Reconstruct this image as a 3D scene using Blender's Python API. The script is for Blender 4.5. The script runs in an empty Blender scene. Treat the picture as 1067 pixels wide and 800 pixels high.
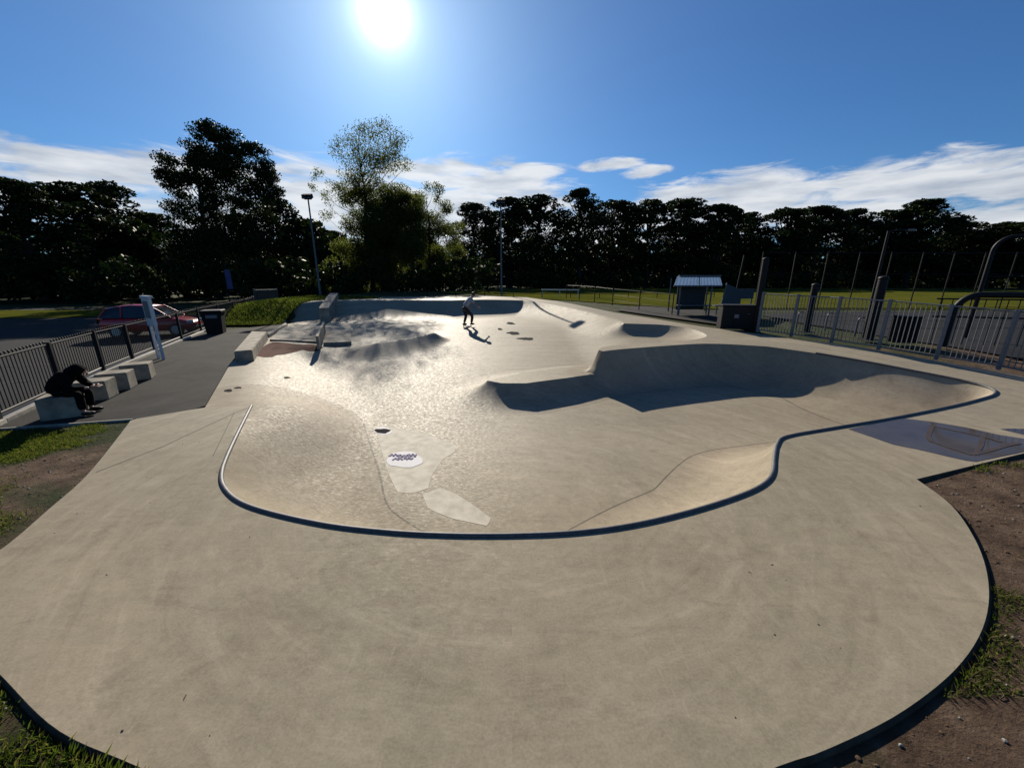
import bpy, bmesh, math, random, time
import numpy as np
from mathutils import Vector, Matrix, Quaternion
from mathutils.geometry import delaunay_2d_cdt
R = math.radians
random.seed(7); rng = np.random.default_rng(7)
scene = bpy.context.scene
C = scene.collection

# ------------------------------------------------------------------ camera
F_PX, CX, CY, W_PX = 400.0, 533.5, 400.0, 1067.0
CAM_Z = 2.4
PITCH = math.atan(110 / 400)
SP, CP = math.sin(PITCH), math.cos(PITCH)
cam = bpy.data.cameras.new('camera'); cam.sensor_width = 36
cam.lens = F_PX / W_PX * 36; cam.clip_start = .05; cam.clip_end = 3000
cam_ob = bpy.data.objects.new('camera', cam); C.objects.link(cam_ob)
cam_ob.location = (0, 0, CAM_Z); cam_ob.rotation_euler = (math.pi / 2 - PITCH, 0, 0)
scene.camera = cam_ob

def ray(px, py):
    dx = (px - CX) / F_PX; dy = (py - CY) / F_PX
    return dx, CP - dy * SP, -(SP + dy * CP)

# ------------------------------------------------------------------ light
sd = Vector(ray(400, 14)).normalized()
SUN_EL = math.asin(sd.z); SUN_AZ = math.atan2(sd.x, sd.y)
sun = bpy.data.lights.new('sun', 'SUN'); sun.energy = 5.0; sun.angle = R(.55); sun.color = (1, .91, .77)
sun_ob = bpy.data.objects.new('sun', sun); C.objects.link(sun_ob)
sun_ob.rotation_mode = 'QUATERNION'; sun_ob.rotation_quaternion = sd.to_track_quat('Z', 'Y')
sun_ob.location = (0, 0, 30)
scene.view_settings.view_transform = 'Standard'; scene.view_settings.look = 'None'
scene.view_settings.exposure = 0.55; scene.view_settings.gamma = 1
scene.view_settings.use_curve_mapping = False
SKY = .055

world = bpy.data.worlds.new('World'); scene.world = world; world.use_nodes = True
def build_world():
    nt = world.node_tree; N = nt.nodes; L = nt.links; N.clear()
    def nd(t, **k):
        n = N.new(t)
        for a, b in k.items(): setattr(n, a, b)
        return n
    def mth(op, a, b=None, clamp=False):
        n = nd('ShaderNodeMath', operation=op, use_clamp=clamp)
        for i, v in enumerate((a, b)):
            if v is None: continue
            if isinstance(v, (int, float)): n.inputs[i].default_value = v
            else: L.new(v, n.inputs[i])
        return n.outputs[0]
    sky = nd('ShaderNodeTexSky', sky_type='NISHITA'); sky.sun_disc = False
    sky.sun_elevation = SUN_EL; sky.sun_rotation = SUN_AZ
    sky.air_density = 1.0; sky.dust_density = .35; sky.ozone_density = 2.5; sky.altitude = 50
    tc = nd('ShaderNodeTexCoord')
    nrm = nd('ShaderNodeVectorMath', operation='NORMALIZE'); L.new(tc.outputs['Generated'], nrm.inputs[0])
    sep = nd('ShaderNodeSeparateXYZ'); L.new(nrm.outputs[0], sep.inputs[0])
    az = mth('ARCTAN2', sep.outputs[0], sep.outputs[1]); el = mth('ARCSINE', sep.outputs[2])
    # warp
    cmb = nd('ShaderNodeCombineXYZ'); L.new(mth('MULTIPLY', az, 7.0), cmb.inputs[0]); L.new(mth('MULTIPLY', el, 34.0), cmb.inputs[1])
    n1 = nd('ShaderNodeTexNoise'); n1.inputs['Scale'].default_value = 1.0; n1.inputs['Detail'].default_value = 7; n1.inputs['Roughness'].default_value = .6
    n1.inputs['Distortion'].default_value = .6
    L.new(cmb.outputs[0], n1.inputs['Vector'])
    nz = mth('SUBTRACT', n1.outputs['Fac'], .5)
    blobs = [(90, 178, 150, 24, 0), (215, 185, 90, 28, 0), (330, 215, 110, 52, 0), (490, 188, 105, 24, 0), (470, 225, 160, 40, 0), (636, 173, 34, 8, 0), (668, 179, 34, 7, 0),
             (770, 205, 150, 26, .02), (930, 196, 150, 30, 0), (1060, 190, 90, 32, 0), (860, 225, 210, 24, 0), (1040, 232, 140, 26, 0), (-150, 170, 160, 26, 0), (1300, 200, 260, 50, 0), (533, 240, 900, 26, 0)]
    tot = None
    for (px, py, rx, ry, _t) in blobs:
        d = Vector(ray(px, py)).normalized()
        a0 = math.atan2(d.x, d.y); e0 = math.asin(d.z)
        d2 = Vector(ray(px + rx, py)).normalized(); d3 = Vector(ray(px, py - ry)).normalized()
        ra = abs(math.atan2(d2.x, d2.y) - a0); re = abs(math.asin(d3.z) - e0)
        u = mth('DIVIDE', mth('SUBTRACT', az, a0), ra); v = mth('DIVIDE', mth('SUBTRACT', el, e0), re)
        val = mth('SUBTRACT', 1.0, mth('ADD', mth('POWER', mth('ABSOLUTE', u), 2.0), mth('POWER', mth('ABSOLUTE', v), 2.0)))
        tot = val if tot is None else mth('MAXIMUM', tot, val)
    dens = mth('ADD', mth('MULTIPLY', mth('MAXIMUM', tot, -3.0), .75), mth('MULTIPLY', nz, 3.1))
    rmp = nd('ShaderNodeMapRange', interpolation_type='SMOOTHSTEP'); L.new(dens, rmp.inputs[0])
    rmp.inputs[1].default_value = -.22; rmp.inputs[2].default_value = .55; rmp.inputs[3].default_value = 0; rmp.inputs[4].default_value = .95
    ccol = nd('ShaderNodeValToRGB')
    ccol.color_ramp.elements[0].position = .3; ccol.color_ramp.elements[0].color = (5.2, 5.9, 7.0, 1)
    ccol.color_ramp.elements[1].position = .62; ccol.color_ramp.elements[1].color = (9.5, 9.8, 10.2, 1)
    n2 = nd('ShaderNodeTexNoise'); n2.inputs['Scale'].default_value = 1.3; n2.inputs['Detail'].default_value = 5
    off = nd('ShaderNodeVectorMath', operation='ADD'); L.new(cmb.outputs[0], off.inputs[0]); off.inputs[1].default_value = (3.1, .5, 2)
    L.new(off.outputs[0], n2.inputs['Vector']); L.new(n2.outputs['Fac'], ccol.inputs[0])
    mix = nd('ShaderNodeMix', data_type='RGBA'); L.new(rmp.outputs[0], mix.inputs['Factor'])
    tint = nd('ShaderNodeMix', data_type='RGBA', blend_type='MULTIPLY'); tint.inputs['Factor'].default_value = 1
    L.new(sky.outputs[0], tint.inputs['A']); tint.inputs['B'].default_value = (.36, .69, 1.06, 1)
    L.new(tint.outputs['Result'], mix.inputs['A']); L.new(ccol.outputs[0], mix.inputs['B'])
    # the sun's own glare in the sky
    dot = nd('ShaderNodeVectorMath', operation='DOT_PRODUCT'); L.new(nrm.outputs[0], dot.inputs[0]); dot.inputs[1].default_value = sd
    ang = mth('ARCCOSINE', mth('MINIMUM', dot.outputs['Value'], 1.0))
    core = nd('ShaderNodeMapRange', interpolation_type='SMOOTHSTEP'); L.new(ang, core.inputs[0])
    core.inputs[1].default_value = R(.5); core.inputs[2].default_value = R(2.2); core.inputs[3].default_value = 20; core.inputs[4].default_value = 0
    tight = mth('MULTIPLY', mth('EXPONENT', mth('MULTIPLY', ang, -1 / R(1.1))), 60.0)
    halo = mth('MULTIPLY', mth('EXPONENT', mth('MULTIPLY', ang, -1 / R(6.0))), 5.0)
    halo2 = mth('MULTIPLY', mth('EXPONENT', mth('MULTIPLY', ang, -1 / R(18.0))), 1.7)
    g = mth('ADD', mth('ADD', core.outputs[0], tight), mth('ADD', halo, halo2))
    gc = nd('ShaderNodeCombineXYZ'); L.new(mth('MULTIPLY', g, .93), gc.inputs[0]); L.new(g, gc.inputs[1]); L.new(mth('MULTIPLY', g, 1.03), gc.inputs[2])
    add = nd('ShaderNodeMix', data_type='RGBA', blend_type='ADD'); add.inputs['Factor'].default_value = 1
    L.new(mix.outputs['Result'], add.inputs['A']); L.new(gc.outputs[0], add.inputs['B'])
    bg = nd('ShaderNodeBackground'); bg.inputs['Strength'].default_value = SKY
    L.new(add.outputs['Result'], bg.inputs['Color'])
    out = nd('ShaderNodeOutputWorld'); L.new(bg.outputs[0], out.inputs['Surface'])
build_world()

# ------------------------------------------------------------------ terrain functions (metres)
def S(v, a, b):
    t = np.clip((np.asarray(v, float) - a) / (b - a), 0, 1); return t * t * (3 - 2 * t)
def T(x, y):                                   # level of the decks and of the land round them
    x = np.asarray(x, float); y = np.asarray(y, float)
    tr = .42 * S(y, 5, 12.5) + .033 * np.clip(y - 13, 0, 14)
    tl = 1.06 * S(y, 20.3, 24.2) * S(x, -21, -14.5)
    m = S(x, -2.5, 2.5)
    return tl * (1 - m) + tr * m
_TS = np.concatenate([np.arange(.4, 40, .05), np.arange(40, 90, .5)])
def hit(fn, px, py, lo=.4, hi=90):
    d = ray(px, py); t = _TS[(_TS >= lo) & (_TS <= hi)]
    below = np.nonzero(CAM_Z + d[2] * t < fn(d[0] * t, d[1] * t))[0]
    if not len(below): return (d[0] * hi, d[1] * hi)
    k = below[0]; a, b = t[max(k - 1, 0)], t[k]
    for _ in range(3):
        q = np.linspace(a, b, 12); g = np.nonzero(CAM_Z + d[2] * q < fn(d[0] * q, d[1] * q))[0]
        j = g[0] if len(g) else 11
        a, b = q[max(j - 1, 0)], q[j]
    return (d[0] * a, d[1] * a)
def GT(px, py): return hit(T, px, py)
def G(px, py, z=0.0):
    d = ray(px, py); t = (z - CAM_Z) / d[2]; return (d[0] * t, d[1] * t)
def atY(px, py, Y):
    d = ray(px, py); t = Y / d[1]; return Vector((d[0] * t, Y, CAM_Z + d[2] * t))

def catmull(P, n=8, closed=False):
    P = [np.array(p, float) for p in P]; out = []
    m = len(P)
    for i in range(m if closed else m - 1):
        if closed: a, b, c, d = P[(i - 1) % m], P[i], P[(i + 1) % m], P[(i + 2) % m]
        else: a, b, c, d = P[max(i - 1, 0)], P[i], P[i + 1], P[min(i + 2, m - 1)]
        for k in range(n):
            t = k / n
            out.append(.5 * ((2 * b) + (-a + c) * t + (2 * a - 5 * b + 4 * c - d) * t * t + (-a + 3 * b - 3 * c + d) * t ** 3))
    if not closed: out.append(P[-1])
    return np.array(out)
def resample(P, step):
    P = np.asarray(P, float); seg = np.linalg.norm(np.diff(P, axis=0), axis=1)
    s = np.concatenate([[0], np.cumsum(seg)]); n = max(2, int(round(s[-1] / step)) + 1)
    q = np.linspace(0, s[-1], n)
    return np.stack([np.interp(q, s, P[:, k]) for k in range(P.shape[1])], 1)
def seg_dist(X, P, vals=None):
    """distance of points X (n,2) to polyline P; if vals given (per vertex), returns min over segments of d / w"""
    best = np.full(len(X), 1e9)
    for i in range(len(P) - 1):
        a, b = P[i, :2], P[i + 1, :2]; ab = b - a; l2 = float(ab @ ab) + 1e-12
        t = np.clip(((X - a) @ ab) / l2, 0, 1)
        d = np.hypot(X[:, 0] - a[0] - t * ab[0], X[:, 1] - a[1] - t * ab[1])
        if vals is not None: d = d / (vals[i] * (1 - t) + vals[i + 1] * t)
        best = np.minimum(best, d)
    return best
def inside(X, poly):
    x, y = X[:, 0], X[:, 1]; r = np.zeros(len(X), bool); n = len(poly)
    for i in range(n):
        x1, y1 = poly[i][:2]; x2, y2 = poly[(i + 1) % n][:2]
        if y1 == y2: continue
        c = ((y1 > y) != (y2 > y)) & (x < (x2 - x1) * (y - y1) / (y2 - y1) + x1)
        r ^= c
    return r
def arcq(u, th):
    v = np.clip(1 - u, 0, 1) * math.sin(th)
    return (1 - np.sqrt(1 - v * v)) / (1 - math.cos(th))

# ------------------------------------------------------------------ the lines of the skate park
COP = [(262,423,2.0),(247,453,2.0),(236,477,2.0),(231,493,1.95),(233,507,1.85),(248,522,1.7),(280,534,1.5),(340,547,1.2),(400,554,1.0),(460,557.5,.85),(530,558,.8),(600,555,.9),
       (660,547,1.1),(720,533,1.35),(770,517,1.5),(795,505,1.5),(805,493,1.45),(807,476,1.4),(810,463,1.35),(820,455,1.3),(870,446,1.25),(930,436,1.2),(990,424,1.2),(1022,416,1.3),
       (1036,411,1.4),(1033,405,1.5),(1005,397,2.3),(960,388,2.6),(900,376.5,1.9),(850,368,1.5)]
BACK = [(800,361,1.2),(740,358,1.05),(690,360.5,1.05),(645,364,1.0),(628,366,.95)]
STRIP = [(624,364.5,.9),(629,361.5,.9),(645,359.5,1.0),(690,356.5,1.1)]
POCK = [(722,354,1.2),(736,350.5,1.4),(731,346,1.4),(715,341.5,1.2),(692,338.5,.95),(668,337.5,.9),(650,337,.95)]
EAST = [(648,336,1.3),(640,332,1.8),(600,322,2.2),(570,316.5,2.3),(545,313,2.3)]
NORTH = [(515,312.3,2.2),(470,313,2.6),(400,312.5,3.0),(335,314,2.9),(321,315,2.6),(303,320,2.0)]
def wpts(L): return np.array([(*GT(p[0], p[1]), p[2]) for p in L])
cop_w = resample(catmull(wpts(COP), 10), .07)
back_w = resample(np.vstack([cop_w[-1:], catmull(wpts(BACK), 6)]), .12)
strip_w = resample(np.vstack([back_w[-1:], catmull(wpts(STRIP), 6)]), .1)
pock_w = resample(np.vstack([strip_w[-1:], catmull(wpts(POCK), 6)]), .14)
east_w = resample(np.vstack([pock_w[-1:], catmull(wpts(EAST), 6)]), .2)
north_w = resample(np.vstack([east_w[-1:], wpts(NORTH)]), .25)
wallA = np.vstack([cop_w, back_w[1:], strip_w[1:], pock_w[1:]])
_n = len(cop_w) + len(back_w); _kw = np.ones(25) / 25
wallA[:_n, 2] = np.convolve(np.pad(wallA[:_n, 2], 12, mode='edge'), _kw, 'valid')
wallB = np.vstack([pock_w[-1:], east_w[1:], north_w[1:]])
left_edge = np.array([G(297, 337), G(268, 357), (-8.3, 11.1), (-5.92, 7.02)])     # far to near
left_far = np.vstack([north_w[-1:, :2], left_edge])
bowl_poly = np.vstack([wallA[:, :2], wallB[1:, :2], left_edge])
KZ = -.27
kpts = [(*G(508,396,KZ),1.35),(*G(523,399,KZ),1.15),(*G(548,399.5,KZ),1.05),(*G(590,394.5,KZ),1.0),(*G(626,389,KZ),.9),(*G(640,380,KZ),1.0),(*G(600,381,KZ),1.3),(*G(540,388,KZ),1.5),(*G(508,396,KZ),1.35)]
plat = resample(np.array(kpts), .1)
mound = resample(np.array([(*G(392,351,.2),1.5),(*G(430,346,.25),1.2),(*G(452,342,.3),.75)]), .2)
_fy = np.linspace(0, 45, 451)
_fz = np.interp(_fy, [0, 8, 12, 15.5, 19.5, 22, 25, 45], [-.8, -.8, -.6, -.36, .0, .08, .12, .15])
_k = np.exp(-np.linspace(-2, 2, 21) ** 2); _k /= _k.sum(); _fz = np.convolve(np.pad(_fz, 10, mode='edge'), _k, 'valid')
def surface(X):
    X = np.asarray(X, float); x, y = X[:, 0], X[:, 1]
    t = T(x, y); inb = inside(X, bowl_poly)
    fc = np.interp(y, _fy, _fz) + .42 * S(x, 2.4, 4.8) * S(y, 11.8, 13.2) * (1 - S(y, 17.5, 21))
    s = seg_dist(X, left_edge)
    k = S(s, .3, 3.3)
    f = fc * k
    uA = seg_dist(X, wallA, wallA[:, 2]); uB = seg_dist(X, wallB, wallB[:, 2])
    q = np.maximum(arcq(uA, R(58)), arcq(uB, R(32)))
    z = f + np.maximum(t - f, 0) * q
    uK = seg_dist(X, plat, plat[:, 2]); uK = np.where(inside(X, plat[:-1, :2]), 0, uK)
    kz = KZ + .02 * np.sin(x)
    z = np.maximum(z, f + np.maximum(kz - f, 0) * arcq(uK, R(56)))
    uM = seg_dist(X, mound, mound[:, 2])
    z = np.maximum(z, f + .36 * (.5 * S(1 - uM, 0, 1) + .5 * arcq(uM, R(45))))
    z = np.where(inb, z, t)
    u = np.where(inb, np.minimum(uA, 3), 3); u = np.where(inb, np.minimum(u, uK + (uK <= 0) * 0 + .0), u)
    wall = np.where(inb, S(1.03 - uA, 0, .06) * (y < 11.5) + .6 * (y >= 11.5) * np.clip(1.1 - np.minimum(uA, uB * 1.3), 0, 1), 0)
    return z, u, wall
_gx = np.arange(-17, 17, .06); _gy = np.arange(0, 30, .06)
_GX, _GY = np.meshgrid(_gx, _gy); _GZ = surface(np.column_stack([_GX.ravel(), _GY.ravel()]))[0].reshape(_GX.shape)
def gridz(x, y):
    x = np.asarray(x, float); y = np.asarray(y, float)
    fx = np.clip((x - _gx[0]) / .06, 0, len(_gx) - 1.001); fy = np.clip((y - _gy[0]) / .06, 0, len(_gy) - 1.001)
    i = fx.astype(int); j = fy.astype(int); u = fx - i; v = fy - j
    return (_GZ[j, i] * (1 - u) + _GZ[j, i + 1] * u) * (1 - v) + (_GZ[j + 1, i] * (1 - u) + _GZ[j + 1, i + 1] * u) * v
def surf1(x, y): return float(surface(np.array([[x, y]]))[0][0])
def GS(px, py): return hit(gridz, px, py, lo=1.5, hi=60)

apron_px = [(955,499),(990,525),(1015,560),(1029,600),(1027,645),(1000,692),(940,741),(860,781),(800,803)]
apron = [G(*p) for p in apron_px] + [(.75, 1.13), (0, 1.02), (-.9, 1.08)] + [G(150, 801), G(60, 760), G(0, 702)]
apron_l = [G(-60, 640), G(-50, 600), G(0, 573), G(50, 531), G(95, 490), G(137, 437)]
ap = catmull(apron + apron_l, 8)
right_side = [(15.5, 6.55), (15.5, 8.2), (14.0, 9.6)] + [GT(1067, 392), GT(960, 373), GT(870, 358), GT(788, 347.5), GT(730, 340), GT(690, 333.5), GT(640, 325.5), GT(596, 316.5), GT(549, 309.8)]
north_out = [GT(520, 309), GT(400, 309.5), GT(335, 311), GT(318, 313.5), tuple(north_w[-1, :2])]
outline = np.vstack([ap, left_edge[::-1], np.array(north_out)[::-1], np.array(right_side)[::-1], [GT(1067, 472)]])
outline = resample(np.vstack([outline, outline[:1]]), .12)[:-1]

# ------------------------------------------------------------------ materials
MATS = {}
def new_mat(name):
    m = bpy.data.materials.new(name); m.use_nodes = True; MATS[name] = m
    nt = m.node_tree; b = nt.nodes['Principled BSDF']; return m, nt, b
def noise(nt, scale, detail=5, rough=.55, vec=None, dist=0):
    n = nt.nodes.new('ShaderNodeTexNoise'); n.inputs['Scale'].default_value = scale; n.inputs['Detail'].default_value = detail
    n.inputs['Roughness'].default_value = rough; n.inputs['Distortion'].default_value = dist
    if vec is not None: nt.links.new(vec, n.inputs['Vector'])
    return n.outputs['Fac']
def coords(nt, scale=(1, 1, 1), kind='Object'):
    t = nt.nodes.new('ShaderNodeTexCoord'); mp = nt.nodes.new('ShaderNodeMapping'); mp.inputs['Scale'].default_value = scale
    nt.links.new(t.outputs[kind], mp.inputs['Vector']); return mp.outputs[0]
def ramp(nt, fac, stops):
    r = nt.nodes.new('ShaderNodeValToRGB'); nt.links.new(fac, r.inputs[0]); e = r.color_ramp.elements
    while len(e) < len(stops): e.new(.5)
    for k, (p, c) in zip(e, stops):
        k.position = p; k.color = (*c, 1) if len(c) == 3 else c
    return r.outputs['Color']
def mixc(nt, fac, a, b, mode='MIX'):
    m = nt.nodes.new('ShaderNodeMix'); m.data_type = 'RGBA'; m.blend_type = mode
    for s, v in (('Factor', fac), ('A', a), ('B', b)):
        if isinstance(v, (int, float)): m.inputs[s].default_value = v
        elif isinstance(v, tuple): m.inputs[s].default_value = (*v, 1)
        else: nt.links.new(v, m.inputs[s])
    return m.outputs['Result']
def bump(nt, b, h, strength, dist):
    n = nt.nodes.new('ShaderNodeBump'); n.inputs['Strength'].default_value = strength; n.inputs['Distance'].default_value = dist
    nt.links.new(h, n.inputs['Height']); nt.links.new(n.outputs[0], b.inputs['Normal']); return n
def simple(name, col, rough=.6, metal=0.0, var=.25, scale=6, bumps=0, spec=None, kind='Object', coat=0):
    m, nt, b = new_mat(name)
    v = coords(nt, kind=kind)
    n = noise(nt, scale, 5, .6, v)
    c = ramp(nt, n, [(.3, tuple(x * (1 - var) for x in col)), (.7, tuple(min(1, x * (1 + var)) for x in col))])
    nt.links.new(c, b.inputs['Base Color']); b.inputs['Roughness'].default_value = rough; b.inputs['Metallic'].default_value = metal
    if spec is not None: b.inputs['Specular IOR Level'].default_value = spec
    if coat: b.inputs['Coat Weight'].default_value = coat
    if bumps: bump(nt, b, noise(nt, scale * 8, 4, .6, v), bumps, .01)
    return m
def m_concrete():
    m, nt, b = new_mat('concrete')
    v = coords(nt); big = noise(nt, .45, 6, .6, v, .4); mid = noise(nt, 2.3, 6, .62, v, .5); fine = noise(nt, 60, 3, .6, v)
    vs = coords(nt, (.9, 5.5, 3)); streak = noise(nt, 1.6, 6, .65, vs, .8)
    base = ramp(nt, big, [(.32, (.155, .138, .098)), (.44, (.225, .2, .142)), (.54, (.262, .222, .158)), (.68, (.325, .262, .192))])
    base = mixc(nt, .6, base, ramp(nt, mid, [(.3, (0.133, 0.117, 0.077)), (.5, (0.218, 0.187, 0.122)), (.7, (0.311, 0.267, 0.175))]))
    base = mixc(nt, .36, base, ramp(nt, streak, [(.3, (0.114, 0.099, 0.066)), (.5, (0.216, 0.184, 0.121)), (.7, (0.343, 0.298, 0.201))]))
    blot = noise(nt, 1.05, 8, .7, v, 1.4)
    st = nt.nodes.new('ShaderNodeMapRange'); nt.links.new(blot, st.inputs[0]); st.inputs[1].default_value = .5; st.inputs[2].default_value = .64; st.inputs[3].default_value = 0; st.inputs[4].default_value = .62
    base = mixc(nt, st.outputs[0], base, (0.146, 0.114, 0.073))
    at = nt.nodes.new('ShaderNodeAttribute'); at.attribute_name = 'wall'
    warm = ramp(nt, noise(nt, 1.4, 6, .62, coords(nt, (1, 1, 1)), 1.6), [(.3, (.195, .146, .102)), (.5, (.285, .222, .16)), (.7, (.38, .305, .224))])
    wf = nt.nodes.new('ShaderNodeMath'); wf.operation = 'MULTIPLY'; nt.links.new(at.outputs['Fac'], wf.inputs[0]); wf.inputs[1].default_value = .62
    base = mixc(nt, wf.outputs[0], base, warm)
    blot2 = noise(nt, 1.7, 9, .72, coords(nt, (1.3, .8, 1)), 2.2)
    s2 = nt.nodes.new('ShaderNodeMapRange'); nt.links.new(blot2, s2.inputs[0]); s2.inputs[1].default_value = .54; s2.inputs[2].default_value = .66; s2.inputs[3].default_value = 0; s2.inputs[4].default_value = .55
    base = mixc(nt, s2.outputs[0], base, (.3, .265, .19))
    sepc = nt.nodes.new('ShaderNodeSeparateXYZ'); nt.links.new(v, sepc.inputs[0])
    dy_ = nt.nodes.new('ShaderNodeMath'); dy_.operation = 'SUBTRACT'; nt.links.new(sepc.outputs[1], dy_.inputs[0]); dy_.inputs[1].default_value = 4.6
    dx2 = nt.nodes.new('ShaderNodeMath'); dx2.operation = 'POWER'; nt.links.new(sepc.outputs[0], dx2.inputs[0]); dx2.inputs[1].default_value = 2
    dy2 = nt.nodes.new('ShaderNodeMath'); dy2.operation = 'POWER'; nt.links.new(dy_.outputs[0], dy2.inputs[0]); dy2.inputs[1].default_value = 2
    r2 = nt.nodes.new('ShaderNodeMath'); r2.operation = 'ADD'; nt.links.new(dx2.outputs[0], r2.inputs[0]); nt.links.new(dy2.outputs[0], r2.inputs[1])
    rd = nt.nodes.new('ShaderNodeMath'); rd.operation = 'SQRT'; nt.links.new(r2.outputs[0], rd.inputs[0])
    an = nt.nodes.new('ShaderNodeMath'); an.operation = 'ARCTAN2'; nt.links.new(sepc.outputs[0], an.inputs[0]); nt.links.new(dy_.outputs[0], an.inputs[1])
    rs = nt.nodes.new('ShaderNodeMath'); rs.operation = 'MULTIPLY'; nt.links.new(rd.outputs[0], rs.inputs[0]); rs.inputs[1].default_value = 4.5
    as_ = nt.nodes.new('ShaderNodeMath'); as_.operation = 'MULTIPLY'; nt.links.new(an.outputs[0], as_.inputs[0]); as_.inputs[1].default_value = 2.6
    pc = nt.nodes.new('ShaderNodeCombineXYZ'); nt.links.new(rs.outputs[0], pc.inputs[0]); nt.links.new(as_.outputs[0], pc.inputs[1])
    arcs = noise(nt, 1.0, 9, .68, pc.outputs[0], 1.0)
    base = mixc(nt, .46, base, ramp(nt, arcs, [(.32, (.12, .1, .07)), (.46, (.215, .182, .13)), (.54, (.235, .2, .146)), (.68, (.37, .32, .238))]))
    wide = noise(nt, .3, 3, .5, coords(nt), .3)
    base = mixc(nt, .55, base, ramp(nt, wide, [(.36, (.74, .76, .70)), (.5, (1.0, .99, .95)), (.64, (1.22, 1.17, 1.13))]), 'MULTIPLY')
    # brown water stains with ragged edges
    stn = noise(nt, .8, 10, .74, coords(nt, (.7, 1.5, 1)), 2.8)
    s3 = nt.nodes.new('ShaderNodeMapRange'); nt.links.new(stn, s3.inputs[0]); s3.inputs[1].default_value = .55; s3.inputs[2].default_value = .62; s3.inputs[3].default_value = 0; s3.inputs[4].default_value = .38
    base = mixc(nt, s3.outputs[0], base, (.125, .096, .066))
    # hairline scuffs
    hs = noise(nt, 1.6, 4, .6, coords(nt, (1, 1, 1)), 3.5); hd_ = nt.nodes.new('ShaderNodeMath'); hd_.operation = 'SUBTRACT'; nt.links.new(hs, hd_.inputs[0]); hd_.inputs[1].default_value = .52
    ha = nt.nodes.new('ShaderNodeMath'); ha.operation = 'ABSOLUTE'; nt.links.new(hd_.outputs[0], ha.inputs[0])
    hm = nt.nodes.new('ShaderNodeMapRange'); nt.links.new(ha.outputs[0], hm.inputs[0]); hm.inputs[1].default_value = .0012; hm.inputs[2].default_value = .004; hm.inputs[3].default_value = 1; hm.inputs[4].default_value = 0
    hk = nt.nodes.new('ShaderNodeMapRange'); nt.links.new(noise(nt, .9, 3, .5, coords(nt, (1, 1.2, 1))), hk.inputs[0]); hk.inputs[1].default_value = .56; hk.inputs[2].default_value = .64; hk.inputs[3].default_value = 0; hk.inputs[4].default_value = .5
    hx = nt.nodes.new('ShaderNodeMath'); hx.operation = 'MULTIPLY'; nt.links.new(hm.outputs[0], hx.inputs[0]); nt.links.new(hk.outputs[0], hx.inputs[1])
    base = mixc(nt, hx.outputs[0], base, (.1, .083, .062))
    mott = noise(nt, 7.5, 9, .68, v, 1.1)
    base = mixc(nt, .26, base, ramp(nt, mott, [(.3, (.1, .086, .064)), (.5, (.215, .185, .135)), (.72, (.33, .285, .215))]))
    scr = noise(nt, 2.2, 8, .72, coords(nt, (7, 1.1, 2)), .5)
    sm = nt.nodes.new('ShaderNodeMapRange'); nt.links.new(scr, sm.inputs[0]); sm.inputs[1].default_value = .6; sm.inputs[2].default_value = .68; sm.inputs[3].default_value = 0; sm.inputs[4].default_value = .35
    base = mixc(nt, sm.outputs[0], base, (.31, .27, .2))
    # dirt specks and pits
    sp = nt.nodes.new('ShaderNodeTexVoronoi'); sp.inputs['Scale'].default_value = 5.5; nt.links.new(v, sp.inputs['Vector'])
    spk = nt.nodes.new('ShaderNodeMapRange'); nt.links.new(sp.outputs['Distance'], spk.inputs[0]); spk.inputs[1].default_value = .035; spk.inputs[2].default_value = .06; spk.inputs[3].default_value = .6; spk.inputs[4].default_value = 0
    sel = nt.nodes.new('ShaderNodeMath'); sel.operation = 'GREATER_THAN'; nt.links.new(noise(nt, 1.1, 3, .5, v), sel.inputs[0]); sel.inputs[1].default_value = .56
    spm = nt.nodes.new('ShaderNodeMath'); spm.operation = 'MULTIPLY'; nt.links.new(spk.outputs[0], spm.inputs[0]); nt.links.new(sel.outputs[0], spm.inputs[1])
    base = mixc(nt, spm.outputs[0], base, (.05, .042, .034))
    base = mixc(nt, .22, base, ramp(nt, fine, [(.3, (.07, .062, .046)), (.7, (.28, .245, .18))]))
    # pour joints where the curved walls begin
    au = nt.nodes.new('ShaderNodeAttribute'); au.attribute_name = 'rise'
    d = nt.nodes.new('ShaderNodeMath'); d.operation = 'SUBTRACT'; nt.links.new(au.outputs['Fac'], d.inputs[0]); d.inputs[1].default_value = 1.0
    ab = nt.nodes.new('ShaderNodeMath'); ab.operation = 'ABSOLUTE'; nt.links.new(d.outputs[0], ab.inputs[0])
    jn = nt.nodes.new('ShaderNodeMapRange'); nt.links.new(ab.outputs[0], jn.inputs[0]); jn.inputs[1].default_value = .004; jn.inputs[2].default_value = .012; jn.inputs[3].default_value = .75; jn.inputs[4].default_value = 0
    base = mixc(nt, jn.outputs[0], base, (.05, .043, .034))
    base = mixc(nt, 1.0, base, (1.2, 1.205, 1.23), 'MULTIPLY')
    nt.links.new(base, b.inputs['Base Color'])
    gl = noise(nt, 15, 8, .74, coords(nt, (.9, 1.9, 1.5)), .5)
    rr = nt.nodes.new('ShaderNodeMapRange'); nt.links.new(gl, rr.inputs[0]); rr.inputs[1].default_value = .36; rr.inputs[2].default_value = .62; rr.inputs[3].default_value = .5; rr.inputs[4].default_value = .8
    nt.links.new(rr.outputs[0], b.inputs['Roughness']); 
    sw = nt.nodes.new('ShaderNodeMapRange'); nt.links.new(at.outputs['Fac'], sw.inputs[0]); sw.inputs[3].default_value = .17; sw.inputs[4].default_value = .08
    sy = nt.nodes.new('ShaderNodeMapRange'); nt.links.new(sepc.outputs[1], sy.inputs[0]); sy.inputs[1].default_value = 3.0; sy.inputs[2].default_value = 7.5; sy.inputs[3].default_value = .25; sy.inputs[4].default_value = 1.0
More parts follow.
